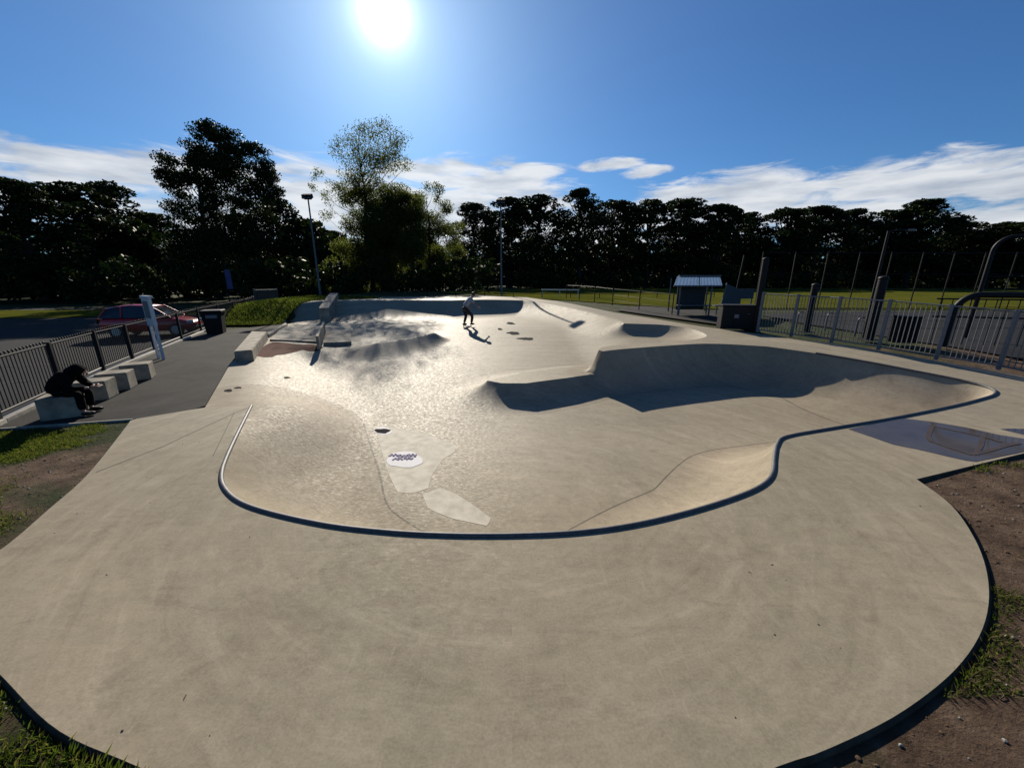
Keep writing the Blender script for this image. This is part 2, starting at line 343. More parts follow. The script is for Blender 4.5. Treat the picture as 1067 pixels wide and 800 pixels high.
    sx = nt.nodes.new('ShaderNodeMath'); sx.operation = 'MULTIPLY'; nt.links.new(sw.outputs[0], sx.inputs[0]); nt.links.new(sy.outputs[0], sx.inputs[1])
    nt.links.new(sx.outputs[0], b.inputs['Specular IOR Level'])
    hh = mixc(nt, .5, fine, streak)
    bn = bump(nt, b, mixc(nt, .5, mixc(nt, .4, hh, mott), gl), .3, .014)
    ny = nt.nodes.new('ShaderNodeMapRange'); nt.links.new(sepc.outputs[1], ny.inputs[0]); ny.inputs[1].default_value = 2.6; ny.inputs[2].default_value = 6.5; ny.inputs[3].default_value = .14; ny.inputs[4].default_value = .22
    nt.links.new(ny.outputs[0], bn.inputs['Strength'])
    return m
M_CON = m_concrete()
M_CLOD = simple('soil_clod', (.11, .072, .047), .95, var=.5, scale=3, spec=.05)
M_EDGE = simple('shade_darkened_edge', (.06, .048, .034), .95, var=.4, scale=7, bumps=.4, spec=.1)  # slab side: shade put into the colour, darker than the deck concrete
M_BLOCK = simple('block_concrete', (.23, .205, .16), .8, var=.48, scale=3.2, spec=.2, bumps=.25)
def m_asphalt(name, lo, hi, sc=1.0):
    m, nt, b = new_mat(name); v = coords(nt)
    big = noise(nt, .35 * sc, 5, .6, v, .6); fine = noise(nt, 90, 2, .6, v)
    c = ramp(nt, big, [(.3, lo), (.7, hi)])
    c = mixc(nt, .3, c, ramp(nt, fine, [(.35, tuple(x * .5 for x in lo)), (.65, tuple(x * 1.8 for x in hi))]))
    nt.links.new(c, b.inputs['Base Color']); b.inputs['Roughness'].default_value = .92; b.inputs['Specular IOR Level'].default_value = .12; bump(nt, b, fine, .4, .01); return m
M_ASPH = m_asphalt('asphalt', (.009, .009, .009), (.044, .042, .038), 2.6)
M_COURT = m_asphalt('court_asphalt', (.012, .0125, .0135), (.02, .02, .021))
def m_ground():
    m, nt, b = new_mat('ground'); v = coords(nt)
    sep = nt.nodes.new('ShaderNodeSeparateXYZ'); nt.links.new(v, sep.inputs[0])
    dirt = ramp(nt, noise(nt, 3.5, 8, .68, v), [(.28, (.045, .028, .018)), (.45, (.1, .064, .041)), (.55, (.135, .088, .057)), (.72, (.21, .148, .103))])
    grs = ramp(nt, noise(nt, 5, 7, .65, v), [(.25, (.018, .026, .007)), (.6, (.038, .05, .013)), (.8, (.062, .066, .02))])
    n = noise(nt, .62, 5, .6, v, .4)
    mr = nt.nodes.new('ShaderNodeMapRange'); nt.links.new(n, mr.inputs[0]); mr.inputs[1].default_value = .44; mr.inputs[2].default_value = .56
    # bare earth by the near right of the slab
    bx = nt.nodes.new('ShaderNodeMapRange'); nt.links.new(sep.outputs[0], bx.inputs[0]); bx.inputs[1].default_value = 0; bx.inputs[2].default_value = 3; bx.inputs[3].default_value = 0; bx.inputs[4].default_value = 1
    by = nt.nodes.new('ShaderNodeMapRange'); nt.links.new(sep.outputs[1], by.inputs[0]); by.inputs[1].default_value = 12; by.inputs[2].default_value = 9; by.inputs[3].default_value = 0; by.inputs[4].default_value = 1
    mu = nt.nodes.new('ShaderNodeMath'); mu.operation = 'MULTIPLY'; nt.links.new(bx.outputs[0], mu.inputs[0]); nt.links.new(by.outputs[0], mu.inputs[1])
    fy = nt.nodes.new('ShaderNodeMapRange'); nt.links.new(sep.outputs[1], fy.inputs[0]); fy.inputs[1].default_value = 9; fy.inputs[2].default_value = 14; fy.inputs[3].default_value = 0; fy.inputs[4].default_value = .8
    g = nt.nodes.new('ShaderNodeMath'); g.operation = 'ADD'; g.use_clamp = True; nt.links.new(mr.outputs[0], g.inputs[0]); nt.links.new(fy.outputs[0], g.inputs[1])
    g2 = nt.nodes.new('ShaderNodeMath'); g2.operation = 'SUBTRACT'; g2.use_clamp = True; nt.links.new(g.outputs[0], g2.inputs[0]); nt.links.new(mu.outputs[0], g2.inputs[1])
    c = mixc(nt, g2.outputs[0], dirt, grs)
    nt.links.new(c, b.inputs['Base Color']); b.inputs['Roughness'].default_value = .95; b.inputs['Specular IOR Level'].default_value = .15
    bump(nt, b, noise(nt, 16, 9, .75, v), 1.0, .09); return m
M_GROUND = m_ground()
def m_field():
    m, nt, b = new_mat('mown_grass'); v = coords(nt)
    c = ramp(nt, noise(nt, .5, 8, .65, v), [(.3, (.05, .062, .009)), (.7, (.098, .094, .018))])
    nt.links.new(c, b.inputs['Base Color']); b.inputs['Roughness'].default_value = .9
    b.inputs['Specular IOR Level'].default_value = 0
    bump(nt, b, noise(nt, 12, 6, .7, v), .8, .05); return m
M_FIELD = m_field()
def m_leaf(name, lo, hi, trans=.35, tcol=None):
    m, nt, b = new_mat(name)
    geo = nt.nodes.new('ShaderNodeAttribute'); geo.attribute_name = 'tone'
    c = ramp(nt, geo.outputs['Fac'], [(0, lo), (1, hi)] if name != 'grass_blades' else [(0, lo), (.7, hi), (.82, (.13, .105, .05))])
    nt.links.new(c, b.inputs['Base Color']); b.inputs['Roughness'].default_value = .55; b.inputs['Specular IOR Level'].default_value = .25
    b.inputs['Specular IOR Level'].default_value = .04
    tr = nt.nodes.new('ShaderNodeBsdfTranslucent')
    nt.links.new(mixc(nt, 1.0, c, tcol or (1.3, 1.5, .7), 'MULTIPLY'), tr.inputs['Color'])
    mx = nt.nodes.new('ShaderNodeMixShader'); mx.inputs[0].default_value = trans
    nt.links.new(b.outputs[0], mx.inputs[1]); nt.links.new(tr.outputs[0], mx.inputs[2])
    nt.links.new(mx.outputs[0], nt.nodes['Material Output'].inputs['Surface']); return m
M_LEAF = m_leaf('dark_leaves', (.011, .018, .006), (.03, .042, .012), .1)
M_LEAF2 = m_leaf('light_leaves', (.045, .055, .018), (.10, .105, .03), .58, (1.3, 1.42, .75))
M_HILL = simple('backing_hill', (.014, .02, .009), 1.0, var=.6, scale=.8, bumps=.6, spec=0)
M_GRASS = m_leaf('grass_blades', (.026, .042, .009), (.085, .1, .024), .5)
M_BARK = simple('bark', (.022, .018, .014), .9, var=.4, scale=9, bumps=.5)
M_BLACK = simple('black_paint', (.004, .0043, .005), .6, var=.3, scale=5, spec=.25)
M_GALV = simple('galvanised_steel', (.1, .105, .115), .5, .3, .25, 14)
M_GREY = simple('grey_rail', (.135, .14, .15), .5, .1, .2, 8)
M_STEEL = simple('coping_steel', (.085, .085, .09), .62, .35, .35, 20)
M_WHITE = simple('white_paint', (.5, .52, .53), .4, var=.1, scale=8)
M_KERB = simple('kerb_stone', (.24, .225, .19), .75, var=.25, scale=10, bumps=.3)
M_WOOD = simple('timber_edge', (.06, .048, .036), .8, var=.35, scale=12, bumps=.3)
M_RED = simple('car_red', (.5, .010, .012), .28, .0, .1, 3, coat=.7)
M_GLASS, _nt, _b = new_mat('car_glass'); _b.inputs['Base Color'].default_value = (.012, .016, .02, 1); _b.inputs['Roughness'].default_value = .05
_nt.links.new(ramp(_nt, noise(_nt, 3, 2, .5, coords(_nt)), [(.3, (.01, .013, .017)), (.7, (.02, .025, .03))]), _b.inputs['Base Color'])
M_TYRE = simple('tyre_rubber', (.014, .014, .014), .85, var=.3, scale=10)
M_RIM = simple('alloy', (.4, .4, .42), .3, .8, .15, 8)
M_LAMPGL = simple('lamp_glass', (.75, .78, .8), .1, 0, .08, 6)
M_ROOF = simple('corrugated_sheet', (.14, .2, .26), .38, .3, .18, 3)
M_DARKPANEL = simple('dark_panel', (.008, .009, .011), .6, var=.4, scale=3)
M_BLUEPANEL = simple('blue_panel', (.02, .03, .045), .5, var=.3, scale=3)
M_SKIN = simple('skin', (.24, .135, .095), .5, var=.1, scale=10)
M_HAIR = simple('hair', (.02, .014, .01), .6, var=.3, scale=40)
M_SHIRT = simple('shirt_cloth', (.3, .31, .33), .85, var=.12, scale=14, bumps=.2)
M_TROU = simple('dark_cloth', (.012, .012, .015), .85, var=.3, scale=14, bumps=.2)
M_HOOD = simple('black_cloth', (.004, .004, .005), .95, spec=.08, var=.3, scale=12, bumps=.3)
M_GREYCLOTH = simple('grey_cloth', (.16, .16, .17), .85, var=.2, scale=14)
M_RUST = simple('red_oxide_paint', (.06, .014, .008), .9, var=.5, scale=4, spec=.08)
M_SPRAY = simple('black_spray', (.014, .0135, .014), .95, var=.35, scale=9, spec=.05)
M_WPAINT = simple('white_spray', (.5, .49, .5), .7, var=.06, scale=5, spec=.2)
M_PURPLE = simple('purple_spray', (.13, .115, .2), .9, var=.35, scale=14)
M_PALE = simple('pale_concrete', (.42, .385, .31), .75, var=.22, scale=6, bumps=.08, spec=.2)
M_BROWN = simple('brown_mark', (.055, .036, .022), .5, var=.25, scale=6)
M_BOARD = simple('skateboard_ply', (.06, .045, .035), .6, var=.3, scale=12)
M_PURP = simple('purple_banner', (.05, .04, .13), .6, var=.3, scale=3)
M_BAY = simple('worn_line_paint', (.07, .07, .07), .9, var=.5, scale=5, spec=.1)
M_WATER, _nt, _b = new_mat('puddle_water')
_nt.links.new(ramp(_nt, noise(_nt, 2, 4, .5, coords(_nt)), [(.3, (.05, .038, .026)), (.7, (.075, .058, .04))]), _b.inputs['Base Color'])
_b.inputs['Roughness'].default_value = .06; _b.inputs['IOR'].default_value = 1.33; _b.inputs['Specular IOR Level'].default_value = .5

# ------------------------------------------------------------------ helpers
class MB:
    def __init__(s): s.v = []; s.f = []
    def add(s, vs, fs):
        o = len(s.v); s.v += [tuple(v) for v in vs]; s.f += [tuple(i + o for i in f) for f in fs]; return s
    def box(s, c, size, rz=0, rx=0, ry=0, bev=0.0):
        sx, sy, sz = (d / 2 for d in size); b = min(bev, sx * .9, sy * .9, sz * .9)
        m = Matrix.Translation(Vector(c)) @ Matrix.Rotation(rz, 4, 'Z') @ Matrix.Rotation(rx, 4, 'X') @ Matrix.Rotation(ry, 4, 'Y')
        if b <= 0:
            vs = [m @ Vector((x * sx, y * sy, z * sz)) for z in (-1, 1) for x, y in ((-1, -1), (1, -1), (1, 1), (-1, 1))]
            return s.add(vs, [(3, 2, 1, 0), (4, 5, 6, 7), (0, 1, 5, 4), (1, 2, 6, 5), (2, 3, 7, 6), (3, 0, 4, 7)])
        bm = bmesh.new(); bmesh.ops.create_cube(bm, size=1)
        for v in bm.verts: v.co = Vector((v.co.x * size[0], v.co.y * size[1], v.co.z * size[2]))
        bmesh.ops.bevel(bm, geom=list(bm.edges), offset=b, segments=2, affect='EDGES', profile=.6)
        bm.verts.index_update()
        s.add([m @ v.co for v in bm.verts], [[v.index for v in f.verts] for f in bm.faces]); bm.free(); return s
    def tube(s, pts, r, n=8, cap=True):
        pts = [Vector(p) for p in pts]; rs = r if isinstance(r, (list, tuple)) else [r] * len(pts)
        rings = []; up = None
        for i, p in enumerate(pts):
            d = (pts[min(i + 1, len(pts) - 1)] - pts[max(i - 1, 0)]).normalized()
            if up is None: up = Vector((0, 0, 1)) if abs(d.z) < .9 else Vector((1, 0, 0))
            a = d.cross(up)
            if a.length < 1e-4: a = d.cross(Vector((0, 1, 0)))
            a.normalize(); b = a.cross(d).normalized(); up = b
            rings.append([p + (a * math.cos(2 * math.pi * k / n) + b * math.sin(2 * math.pi * k / n)) * rs[i] for k in range(n)])
        vs = [v for ring in rings for v in ring]; fs = []
        for i in range(len(pts) - 1):
            for k in range(n): fs.append((i * n + k, i * n + (k + 1) % n, (i + 1) * n + (k + 1) % n, (i + 1) * n + k))
        if cap: fs += [tuple(range(n))[::-1], tuple((len(pts) - 1) * n + k for k in range(n))]
        return s.add(vs, fs)
    def prism(s, poly, z0, z1):
        n = len(poly); a = sum(poly[i][0] * poly[(i + 1) % n][1] - poly[(i + 1) % n][0] * poly[i][1] for i in range(n))
        if a < 0: poly = poly[::-1]
        g = lambda z, i: z[i] if isinstance(z, (list, tuple)) else z
        vs = [(p[0], p[1], g(z0, i)) for i, p in enumerate(poly)] + [(p[0], p[1], g(z1, i)) for i, p in enumerate(poly)]
        return s.add(vs, [tuple(range(n))[::-1], tuple(range(n, 2 * n))] + [(i, (i + 1) % n, n + (i + 1) % n, n + i) for i in range(n)])
    def ball(s, c, r, nu=8, nv=6, sc=(1, 1, 1)):
        vs = []; fs = []
        for i in range(nv + 1):
            t = math.pi * i / nv
            for k in range(nu):
                p = 2 * math.pi * k / nu
                vs.append((c[0] + r * sc[0] * math.sin(t) * math.cos(p), c[1] + r * sc[1] * math.sin(t) * math.sin(p), c[2] + r * sc[2] * math.cos(t)))
        for i in range(nv):
            for k in range(nu): fs.append((i * nu + k, (i + 1) * nu + k, (i + 1) * nu + (k + 1) % nu, i * nu + (k + 1) % nu))
        return s.add(vs, fs)
    def build(s, name, mat, parent=None, smooth=None, merge=False):
        me = bpy.data.meshes.new(name); me.from_pydata(s.v, [], s.f); me.materials.append(mat)
        if merge:
            bm = bmesh.new(); bm.from_mesh(me); bmesh.ops.remove_doubles(bm, verts=bm.verts, dist=1e-5); bm.to_mesh(me); bm.free()
        me.validate(); me.update()
        if smooth:
            me.polygons.foreach_set('use_smooth', [True] * len(me.polygons)); me.set_sharp_from_angle(angle=R(smooth))
        o = bpy.data.objects.new(name, me); C.objects.link(o)
        if parent is not None: o.parent = parent
        return o
def tag(o, label=None, cat=None, group=None, kind=None):
    for k, v in (('label', label), ('category', cat), ('group', group), ('kind', kind)):
        if v: o[k] = v
    return o
def thing(name, loc, label, cat, rz=0, group=None):
    o = bpy.data.objects.new(name, None); C.objects.link(o); o.empty_display_size = .2
    o.location = loc; o.rotation_euler = (0, 0, rz); return tag(o, label, cat, group)
KIDS = {}
def copy_tree(o, parent=None):
    c = o.copy(); C.objects.link(c)
    if parent is not None: c.parent = parent
    for ch in [k for k in o.children]: copy_tree(ch, c)
    return c
def struct(o): o['kind'] = 'structure'; return o
def mesh_np(name, V, Fc, mat, parent=None, smooth=None, attrs=None):
    me = bpy.data.meshes.new(name)
    V = np.asarray(V, np.float32); Fc = np.asarray(Fc, np.int32); k = Fc.shape[1]
    me.vertices.add(len(V)); me.vertices.foreach_set('co', V.ravel())
    me.loops.add(Fc.size); me.loops.foreach_set('vertex_index', Fc.ravel())
    me.polygons.add(len(Fc)); me.polygons.foreach_set('loop_start', np.arange(0, Fc.size, k, dtype=np.int32))
    me.polygons.foreach_set('loop_total', np.full(len(Fc), k, np.int32))
    me.materials.append(mat); me.update(calc_edges=True)
    if attrs:
        for n, a in attrs.items():
            t = me.attributes.new(n, 'FLOAT', 'POINT'); t.data.foreach_set('value', np.asarray(a, np.float32))
    if smooth:
        me.polygons.foreach_set('use_smooth', np.ones(len(Fc), bool)); me.set_sharp_from_angle(angle=R(smooth))
    o = bpy.data.objects.new(name, me); C.objects.link(o)
    if parent is not None: o.parent = parent
    return o
def drape(name, poly, mat, zfun, lift, step, parent=None, attrs=None):
    """a thin sheet with outline poly laid on the height field"""
    poly = resample(np.vstack([poly, poly[:1]]), step)[:-1]
    lo, hi = poly.min(0), poly.max(0)
    gx, gy = np.meshgrid(np.arange(lo[0], hi[0], step), np.arange(lo[1], hi[1], step)); X = np.stack([gx.ravel(), gy.ravel()], 1)
    X = X[inside(X, poly)]; X = X[seg_dist(X, np.vstack([poly, poly[:1]])) > step * .5] if len(X) else X
    P = np.vstack([poly, X]); n = len(poly)
    r = delaunay_2d_cdt([Vector(p) for p in P], [], [list(range(n))], 1, 1e-5)
    V = np.array([(*v, 0) for v in r[0]]); V[:, 2] = zfun(V[:, :2]) + lift
    return mesh_np(name, V, np.array(r[2]), mat, parent, 60)
sz = lambda X: surface(X)[0]
tz = lambda X: T(X[:, 0], X[:, 1])

# ------------------------------------------------------------------ skate park concrete
def build_park():
    pts = []
    for (y0, y1, st) in ((0, 6.5, .085), (6.5, 11, .1), (11, 15, .13), (15, 29, .17)):
        rows = np.arange(y0, y1, st * .87)
        for i, yy in enumerate(rows):
            xs = np.arange(-16, 16.5, st) + (i % 2) * st / 2
            pts.append(np.stack([xs + rng.uniform(-.1, .1, len(xs)) * st, np.full(len(xs), yy) + rng.uniform(-.1, .1, len(xs)) * st], 1))
    gx, gy = np.meshgrid(np.arange(-7.2, -1.8, .085), np.arange(13.2, 19, .085)); pts.append(np.stack([gx.ravel(), gy.ravel()], 1) + rng.uniform(-.01, .01, (gx.size, 2)))
    X = np.vstack(pts); X = X[inside(X, outline)]
    lines = [wallA[:, :2], wallB[:, :2], plat[:, :2]]
    keep = seg_dist(X, np.vstack([outline, outline[:1]])) > .05
    X = X[keep]
    # flat apron needs few points
    far = np.minimum.reduce([seg_dist(X, l) for l in lines])
    inb = inside(X, bowl_poly)
    flat = ~inb & (X[:, 1] < 4.8) & (far > .3) & (rng.random(len(X)) > .12)
    X = X[~flat & (far > .045)]
    P = [Vector(p) for p in outline]; n0 = len(P); edges = []
    for l in lines:
        o = len(P); P += [Vector(p) for p in l]; edges += [(o + i, o + i + 1) for i in range(len(l) - 1)]
    P += [Vector(p) for p in X]
    r = delaunay_2d_cdt(P, edges, [list(range(n0))], 1, 1e-5)
    XY = np.array([tuple(v) for v in r[0]]); Fc = np.array(r[2])
    z, u, w = surface(XY + 0)
    # points that sit on the lips take the deck level
    z = np.where(np.minimum(seg_dist(XY, wallA), seg_dist(XY, wallB)) < .004, T(XY[:, 0], XY[:, 1]), z)
    V = np.column_stack([XY, z])
    o = struct(mesh_np('skatepark_ground', V, Fc, M_CON, None, 34, {'rise': u, 'wall': w}))
    # slab side
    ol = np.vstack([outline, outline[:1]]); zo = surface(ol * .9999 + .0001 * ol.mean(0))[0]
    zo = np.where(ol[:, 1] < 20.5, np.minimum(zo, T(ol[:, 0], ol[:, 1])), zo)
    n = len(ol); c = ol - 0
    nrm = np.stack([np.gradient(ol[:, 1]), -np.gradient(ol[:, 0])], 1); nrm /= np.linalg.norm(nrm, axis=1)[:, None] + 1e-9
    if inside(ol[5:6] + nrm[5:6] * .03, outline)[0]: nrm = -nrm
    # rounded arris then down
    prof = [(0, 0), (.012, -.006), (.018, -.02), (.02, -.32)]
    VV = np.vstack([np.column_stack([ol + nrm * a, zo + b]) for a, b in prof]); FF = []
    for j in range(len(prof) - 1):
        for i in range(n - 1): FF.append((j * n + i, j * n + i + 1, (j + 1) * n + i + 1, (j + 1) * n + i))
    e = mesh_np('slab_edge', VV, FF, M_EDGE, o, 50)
    return o
park = build_park()

# steel coping along the bowl lip
def coping():
    P = resample(cop_w[:, :2], .06); zz = T(P[:, 0], P[:, 1]) + .004
    mb = MB().tube([(p[0], p[1], z) for p, z in zip(P, zz)], .027, 10)
    o = mb.build('coping', M_STEEL, None, 60)
    tag(o, 'grey round steel coping pipe curving along the near lip of the concrete bowl', 'coping')
coping()

def strip_line(name, pts, width, mat, lift=.004, parent=None, fn=sz, step=.1):
    P = resample(np.array(pts, float), step)
    d = np.gradient(P, axis=0); d /= np.linalg.norm(d, axis=1)[:, None]; nn = np.stack([-d[:, 1], d[:, 0]], 1)
    a, b = P + nn * width / 2, P - nn * width / 2
    V = np.vstack([np.column_stack([a, fn(a) + lift]), np.column_stack([b, fn(b) + lift])]); n = len(P)
    return mesh_np(name, V, [(i, n + i, n + i + 1, i + 1) for i in range(n - 1)], mat, parent, 60)
M_JOINT = simple('joint_dark', (.06, .052, .04), .8, var=.3, scale=12)
for pp in ([(100, 492), (170, 465), (245, 430), (262, 424)], [(262, 424), (213, 428)], [(244, 430), (222, 475)], [(262, 424), (250, 445)]):
    if len(pp) > 2 or pp[0][0] == 244: strip_line('joint_line', [G(*p) for p in pp], .012, M_JOINT, .003, park)

# ------------------------------------------------------------------ marks on the concrete
def blob(px, py, rx, ry, n=26, wob=.25, seed=0):
    r = random.Random(seed); ph = [r.uniform(0, 6.28) for _ in range(4)]; out = []
    for i in range(n):
        a = 2 * math.pi * i / n; k = 1 + wob * (.5 * math.sin(2 * a + ph[0]) + .35 * math.sin(3 * a + ph[1]) + .3 * math.sin(5 * a + ph[2]) + .2 * math.sin(9 * a + ph[3]))
        out.append((px + rx * k * math.cos(a), py + ry * k * math.sin(a)))
    return out
def onS(pxs): return np.array([GS(*p) for p in pxs])
def mark(name, pxs, mat, lift, step, label, cat, group=None):
    o = drape(name, onS(pxs), mat, sz, lift, step); tag(o, label, cat, group); return o
mark('pale_patch', [(391,446),(402,443),(420,447),(450,454),(476,464),(474,471),(462,478),(450,495),(446,509),(430,514),(414,513),(404,492)], M_PALE, .003, .1, 'pale scrubbed patch of concrete beside the left bowl wall', 'floor patch')
mark('pale_patch', [(440,515),(460,508),(478,516),(496,528),(512,540),(508,548),(470,540),(446,530)], M_PALE, .003, .1, 'narrow pale patch of concrete in the bowl floor nearest the front coping', 'floor patch')
mark('spray_ring', blob(399, 449, 9.5, 4, wob=.15, seed=2), M_WPAINT, .006, .06, 'white halo sprayed round a black oval on the bowl floor', 'painted mark')
mark('spray_spot', blob(398.5, 449.2, 7, 2.8, wob=.3, seed=3), M_SPRAY, .009, .05, 'black oval spot sprayed inside a white halo on the bowl floor', 'painted mark')
g = thing('graffiti', (*GS(421, 480), surf1(*GS(421, 480))), 'white graffiti blob with a purple scribbled tag on the bowl floor', 'graffiti')
def child_world(o, p):
    o.parent = p; o.matrix_parent_inverse = Matrix.Translation(-Vector(p.location)); return o
child_world(drape('white_blob', onS(blob(421.5, 479, 17.5, 9, n=48, wob=.13, seed=8)), M_WPAINT, sz, .007, .06), g)
def tagline(x0, x1, y, amp, fr, ph):
    return onS([(x0 + (x1 - x0) * t, y + amp * math.sin(fr * t + ph) + .35 * amp * math.sin(2.7 * fr * t)) for t in np.linspace(0, 1, 46)])
for k, q in enumerate([(405.5, 416, 474.6, 1.3, 17, 0), (415, 426, 475.6, 1.5, 19, 1), (425, 434, 474.8, 1.4, 15, 2), (409, 420, 478.6, .8, 14, .5), (421, 431, 478.2, .7, 16, 2.5)]):
    child_world(strip_line('tag_scribble', tagline(*q), .034, M_PURPLE, .010 + .0015 * k, None, sz, .03), g)
spots = [((535,347.2,7,1.5),'largest but one of the black floor spots beyond the hip'), ((548,353,7.5,1.5),'black flat spot nearest to the concrete hip'), ((521,343,2.5,1),'smallest black dot on the floor beside the skater'), ((532,337,4.5,1.2),'thin black dash on the floor furthest along the right bank'),
         ((238,407,5,1.2),'wider dark smudge on the pale floor near the tarmac path'), ((248,404,3.6,1.0),'smaller dark smudge on the pale floor near the tarmac path'), ((299,393.5,4,.8),'faint dark smudge alone on the pale floor before the ledges')]
for i, (b, lab) in enumerate(spots): mark('floor_spot', blob(*b, wob=.35, seed=20 + i), M_SPRAY, .005, .06, lab, 'painted mark', 'dark spots on the skate park floor')
mark('red_patch', [(267,371),(270,366),(276,360),(284,356.5),(296,357),(306,358.5),(316,359),(322,358.5),(333,360),(337,362),(330,366),(322,366.5),(316,364.5),(307,367),(296,369.5),(288,370),(284,372),(276,372.5)], M_RUST, .005, .15, 'rust red paint spread on the concrete beside the curved ledge', 'painted mark')

# puddle on the right deck
pud = [(884,447),(905,443),(942,436),(975,440),(1010,446),(1040,453),(1080,459),(1085,470),(1067,470.5),(1014,481.5),(985,475),(960,469),(930,463),(910,456)]
pu = drape('puddle', np.array([GT(*p) for p in pud]), M_WATER, tz, .004, .12); struct(pu)
def frame_marks():  # brown strips in a frame outline, laid just above the water
    r = thing('brown_marks', (*GT(1000, 460), float(T(*GT(1000, 460)))), 'brown frame shaped marks lying across the puddle on the right deck', 'ground mark')
    for a in ([(971,444),(967,455),(971,461)], [(971,444),(1000,450),(1024,455),(1043,461)], [(970,460),(990,467),(1012,474)], [(1024,455),(1022,464),(1016,474)], [(1012,474),(1030,470),(1050,464),(1062,462)]):
        
        for i in range(len(a) - 1): child_world(strip_line('brown_line', [GT(*a[i]), GT(*a[i + 1])], .055, M_BROWN, .008 + .0012 * i, None, tz, .1), r)
frame_marks()
w2 = drape('puddle', np.array([GT(*p) for p in [(1042,447),(1055,446.5),(1090,448),(1095,455),(1067,453)]]), M_WATER, tz, .004, .12); struct(w2)

# ------------------------------------------------------------------ land
_f = [G(0, 440), G(38, 423), G(109, 388), G(162, 366), G(210, 346), G(258, 329)]
fence_left = [(2.2 * _f[0][0] - 1.2 * _f[1][0], 2.2 * _f[0][1] - 1.2 * _f[1][1]), _f[0], _f[2], _f[3], _f[4], _f[5], (_f[5][0] - 2.6, _f[5][1] + 5.2)]
FL = np.array(fence_left)
def left_of_fence(X):
    y = X[:, 1]; fx = np.interp(y, FL[:, 1], FL[:, 0]); fx = np.where(y > FL[-1, 1], FL[-1, 0] - (y - FL[-1, 1]) * .5, fx); fx = np.where(y < FL[0, 1], FL[0, 0] + (FL[0, 1] - y) * .45, fx)
    return fx - X[:, 0]
def land(X):
    x, y = X[:, 0], X[:, 1]
    z = T(x, y) - .032 - .06 * S(np.maximum(y - 7.5, np.maximum(x - 11.5, 0) * 1.0), 0, 1.2) + .012 * np.sin(x * 2.1 + y) * np.cos(y * 1.7 - x * .6) * (1 - S(y, 14, 18))
    z = z - .26 * S(left_of_fence(X), .05, .5) - 0
    return z
def build_land():
    a = np.concatenate([[-900, -400, -200, -120, -80], np.arange(-60, -20, 2.5), np.arange(-20, 20, .22), np.arange(20, 60, 2.5), [60, 80, 120, 200, 400, 900]])
    b = np.concatenate([[-300, -100, -30, -10], np.arange(-4, 30, .22), np.arange(30, 70, 2.5), [70, 90, 120, 200, 400, 1200]])
    gx, gy = np.meshgrid(a, b); X = np.stack([gx.ravel(), gy.ravel()], 1); z = land(X)
    ins = inside(X, outline) & (seg_dist(X, np.vstack([outline, outline[:1]])) > .32)
    z = np.where(ins, -2.0, z); nx, ny = len(a), len(b)
    i, j = np.meshgrid(np.arange(nx - 1), np.arange(ny - 1)); q = (j * nx + i).ravel()
    struct(mesh_np('ground', np.column_stack([X, z]), np.column_stack([q, q + 1, q + 1 + nx, q + nx]), M_GROUND, None, 60))
build_land()
# tarmac path on the left: flush with the slab
le = left_edge[::-1]
path_poly = np.vstack([[G(-120, 452)], [G(0, 446.5)], [G(70, 441.5)], [G(138, 436.5)], le + np.array([-.022, 0]), [(-12.55, 20.9)], FL[4:0:-1] + np.array((.12, 0)), [(-8.0, 4.9)]])
struct(drape('path', path_poly, M_ASPH, lambda X: np.minimum(T(X[:, 0], X[:, 1]), .9) - .006, 0, .35))
lp = [(-8.0, 4.9), G(0, 447), G(70, 442), G(139, 437)]
ed = MB()
for i in range(len(lp) - 1):
    a, b = Vector((*lp[i], 0)), Vector((*lp[i + 1], 0)); d = b - a
    ed.box((a + b) / 2 + Vector((0, 0, -.03)), (d.length, .03, .09), math.atan2(d.y, d.x))
tag(ed.build('edging_board', M_KERB), 'thin pale edging board between the tarmac path and the left grass', 'edging')
# car park
cp = np.vstack([FL + np.array((-.3, 0)), [(-24.5, 37), (-70, 37), (-70, 3)]])
struct(drape('car_park', cp, M_COURT, lambda X: land(X) + .02 * 0, .03, 1.2))
def bay(p, q, label):
    strip = strip_line('bay_line', [p, q], .08, M_BAY, .036, None, land, .3); struct(strip)
for k in range(2):
    p = np.array((-13.2 - k * 1.3, 10.2 + k * 2.5)); bay(p, p + np.array((-4.4, -1.9)) * .95, '')
verge = drape('grass_verge', np.array([(-34, 27), (-22.5, 31.0), (-24, 34.5), (-60, 34), (-60, 29)]), M_FIELD, land, .06, 1.5); struct(verge)
# kerb below the left fence
kb = MB()
for i in range(len(FL) - 1):
    a, b = Vector((*FL[i], 0)), Vector((*FL[i + 1], 0)); d = b - a
    z = .9 * float(S((a.y + b.y) / 2, 22, 27)) * 0
    kb.box((a + b) / 2 + Vector((.02, 0, -.14 + z)), (d.length, .16, .4), math.atan2(d.y, d.x), bev=.015)
tag(kb.build('kerb', M_KERB, None, 40), 'pale concrete kerb under the black railings beside the car park', 'kerb')
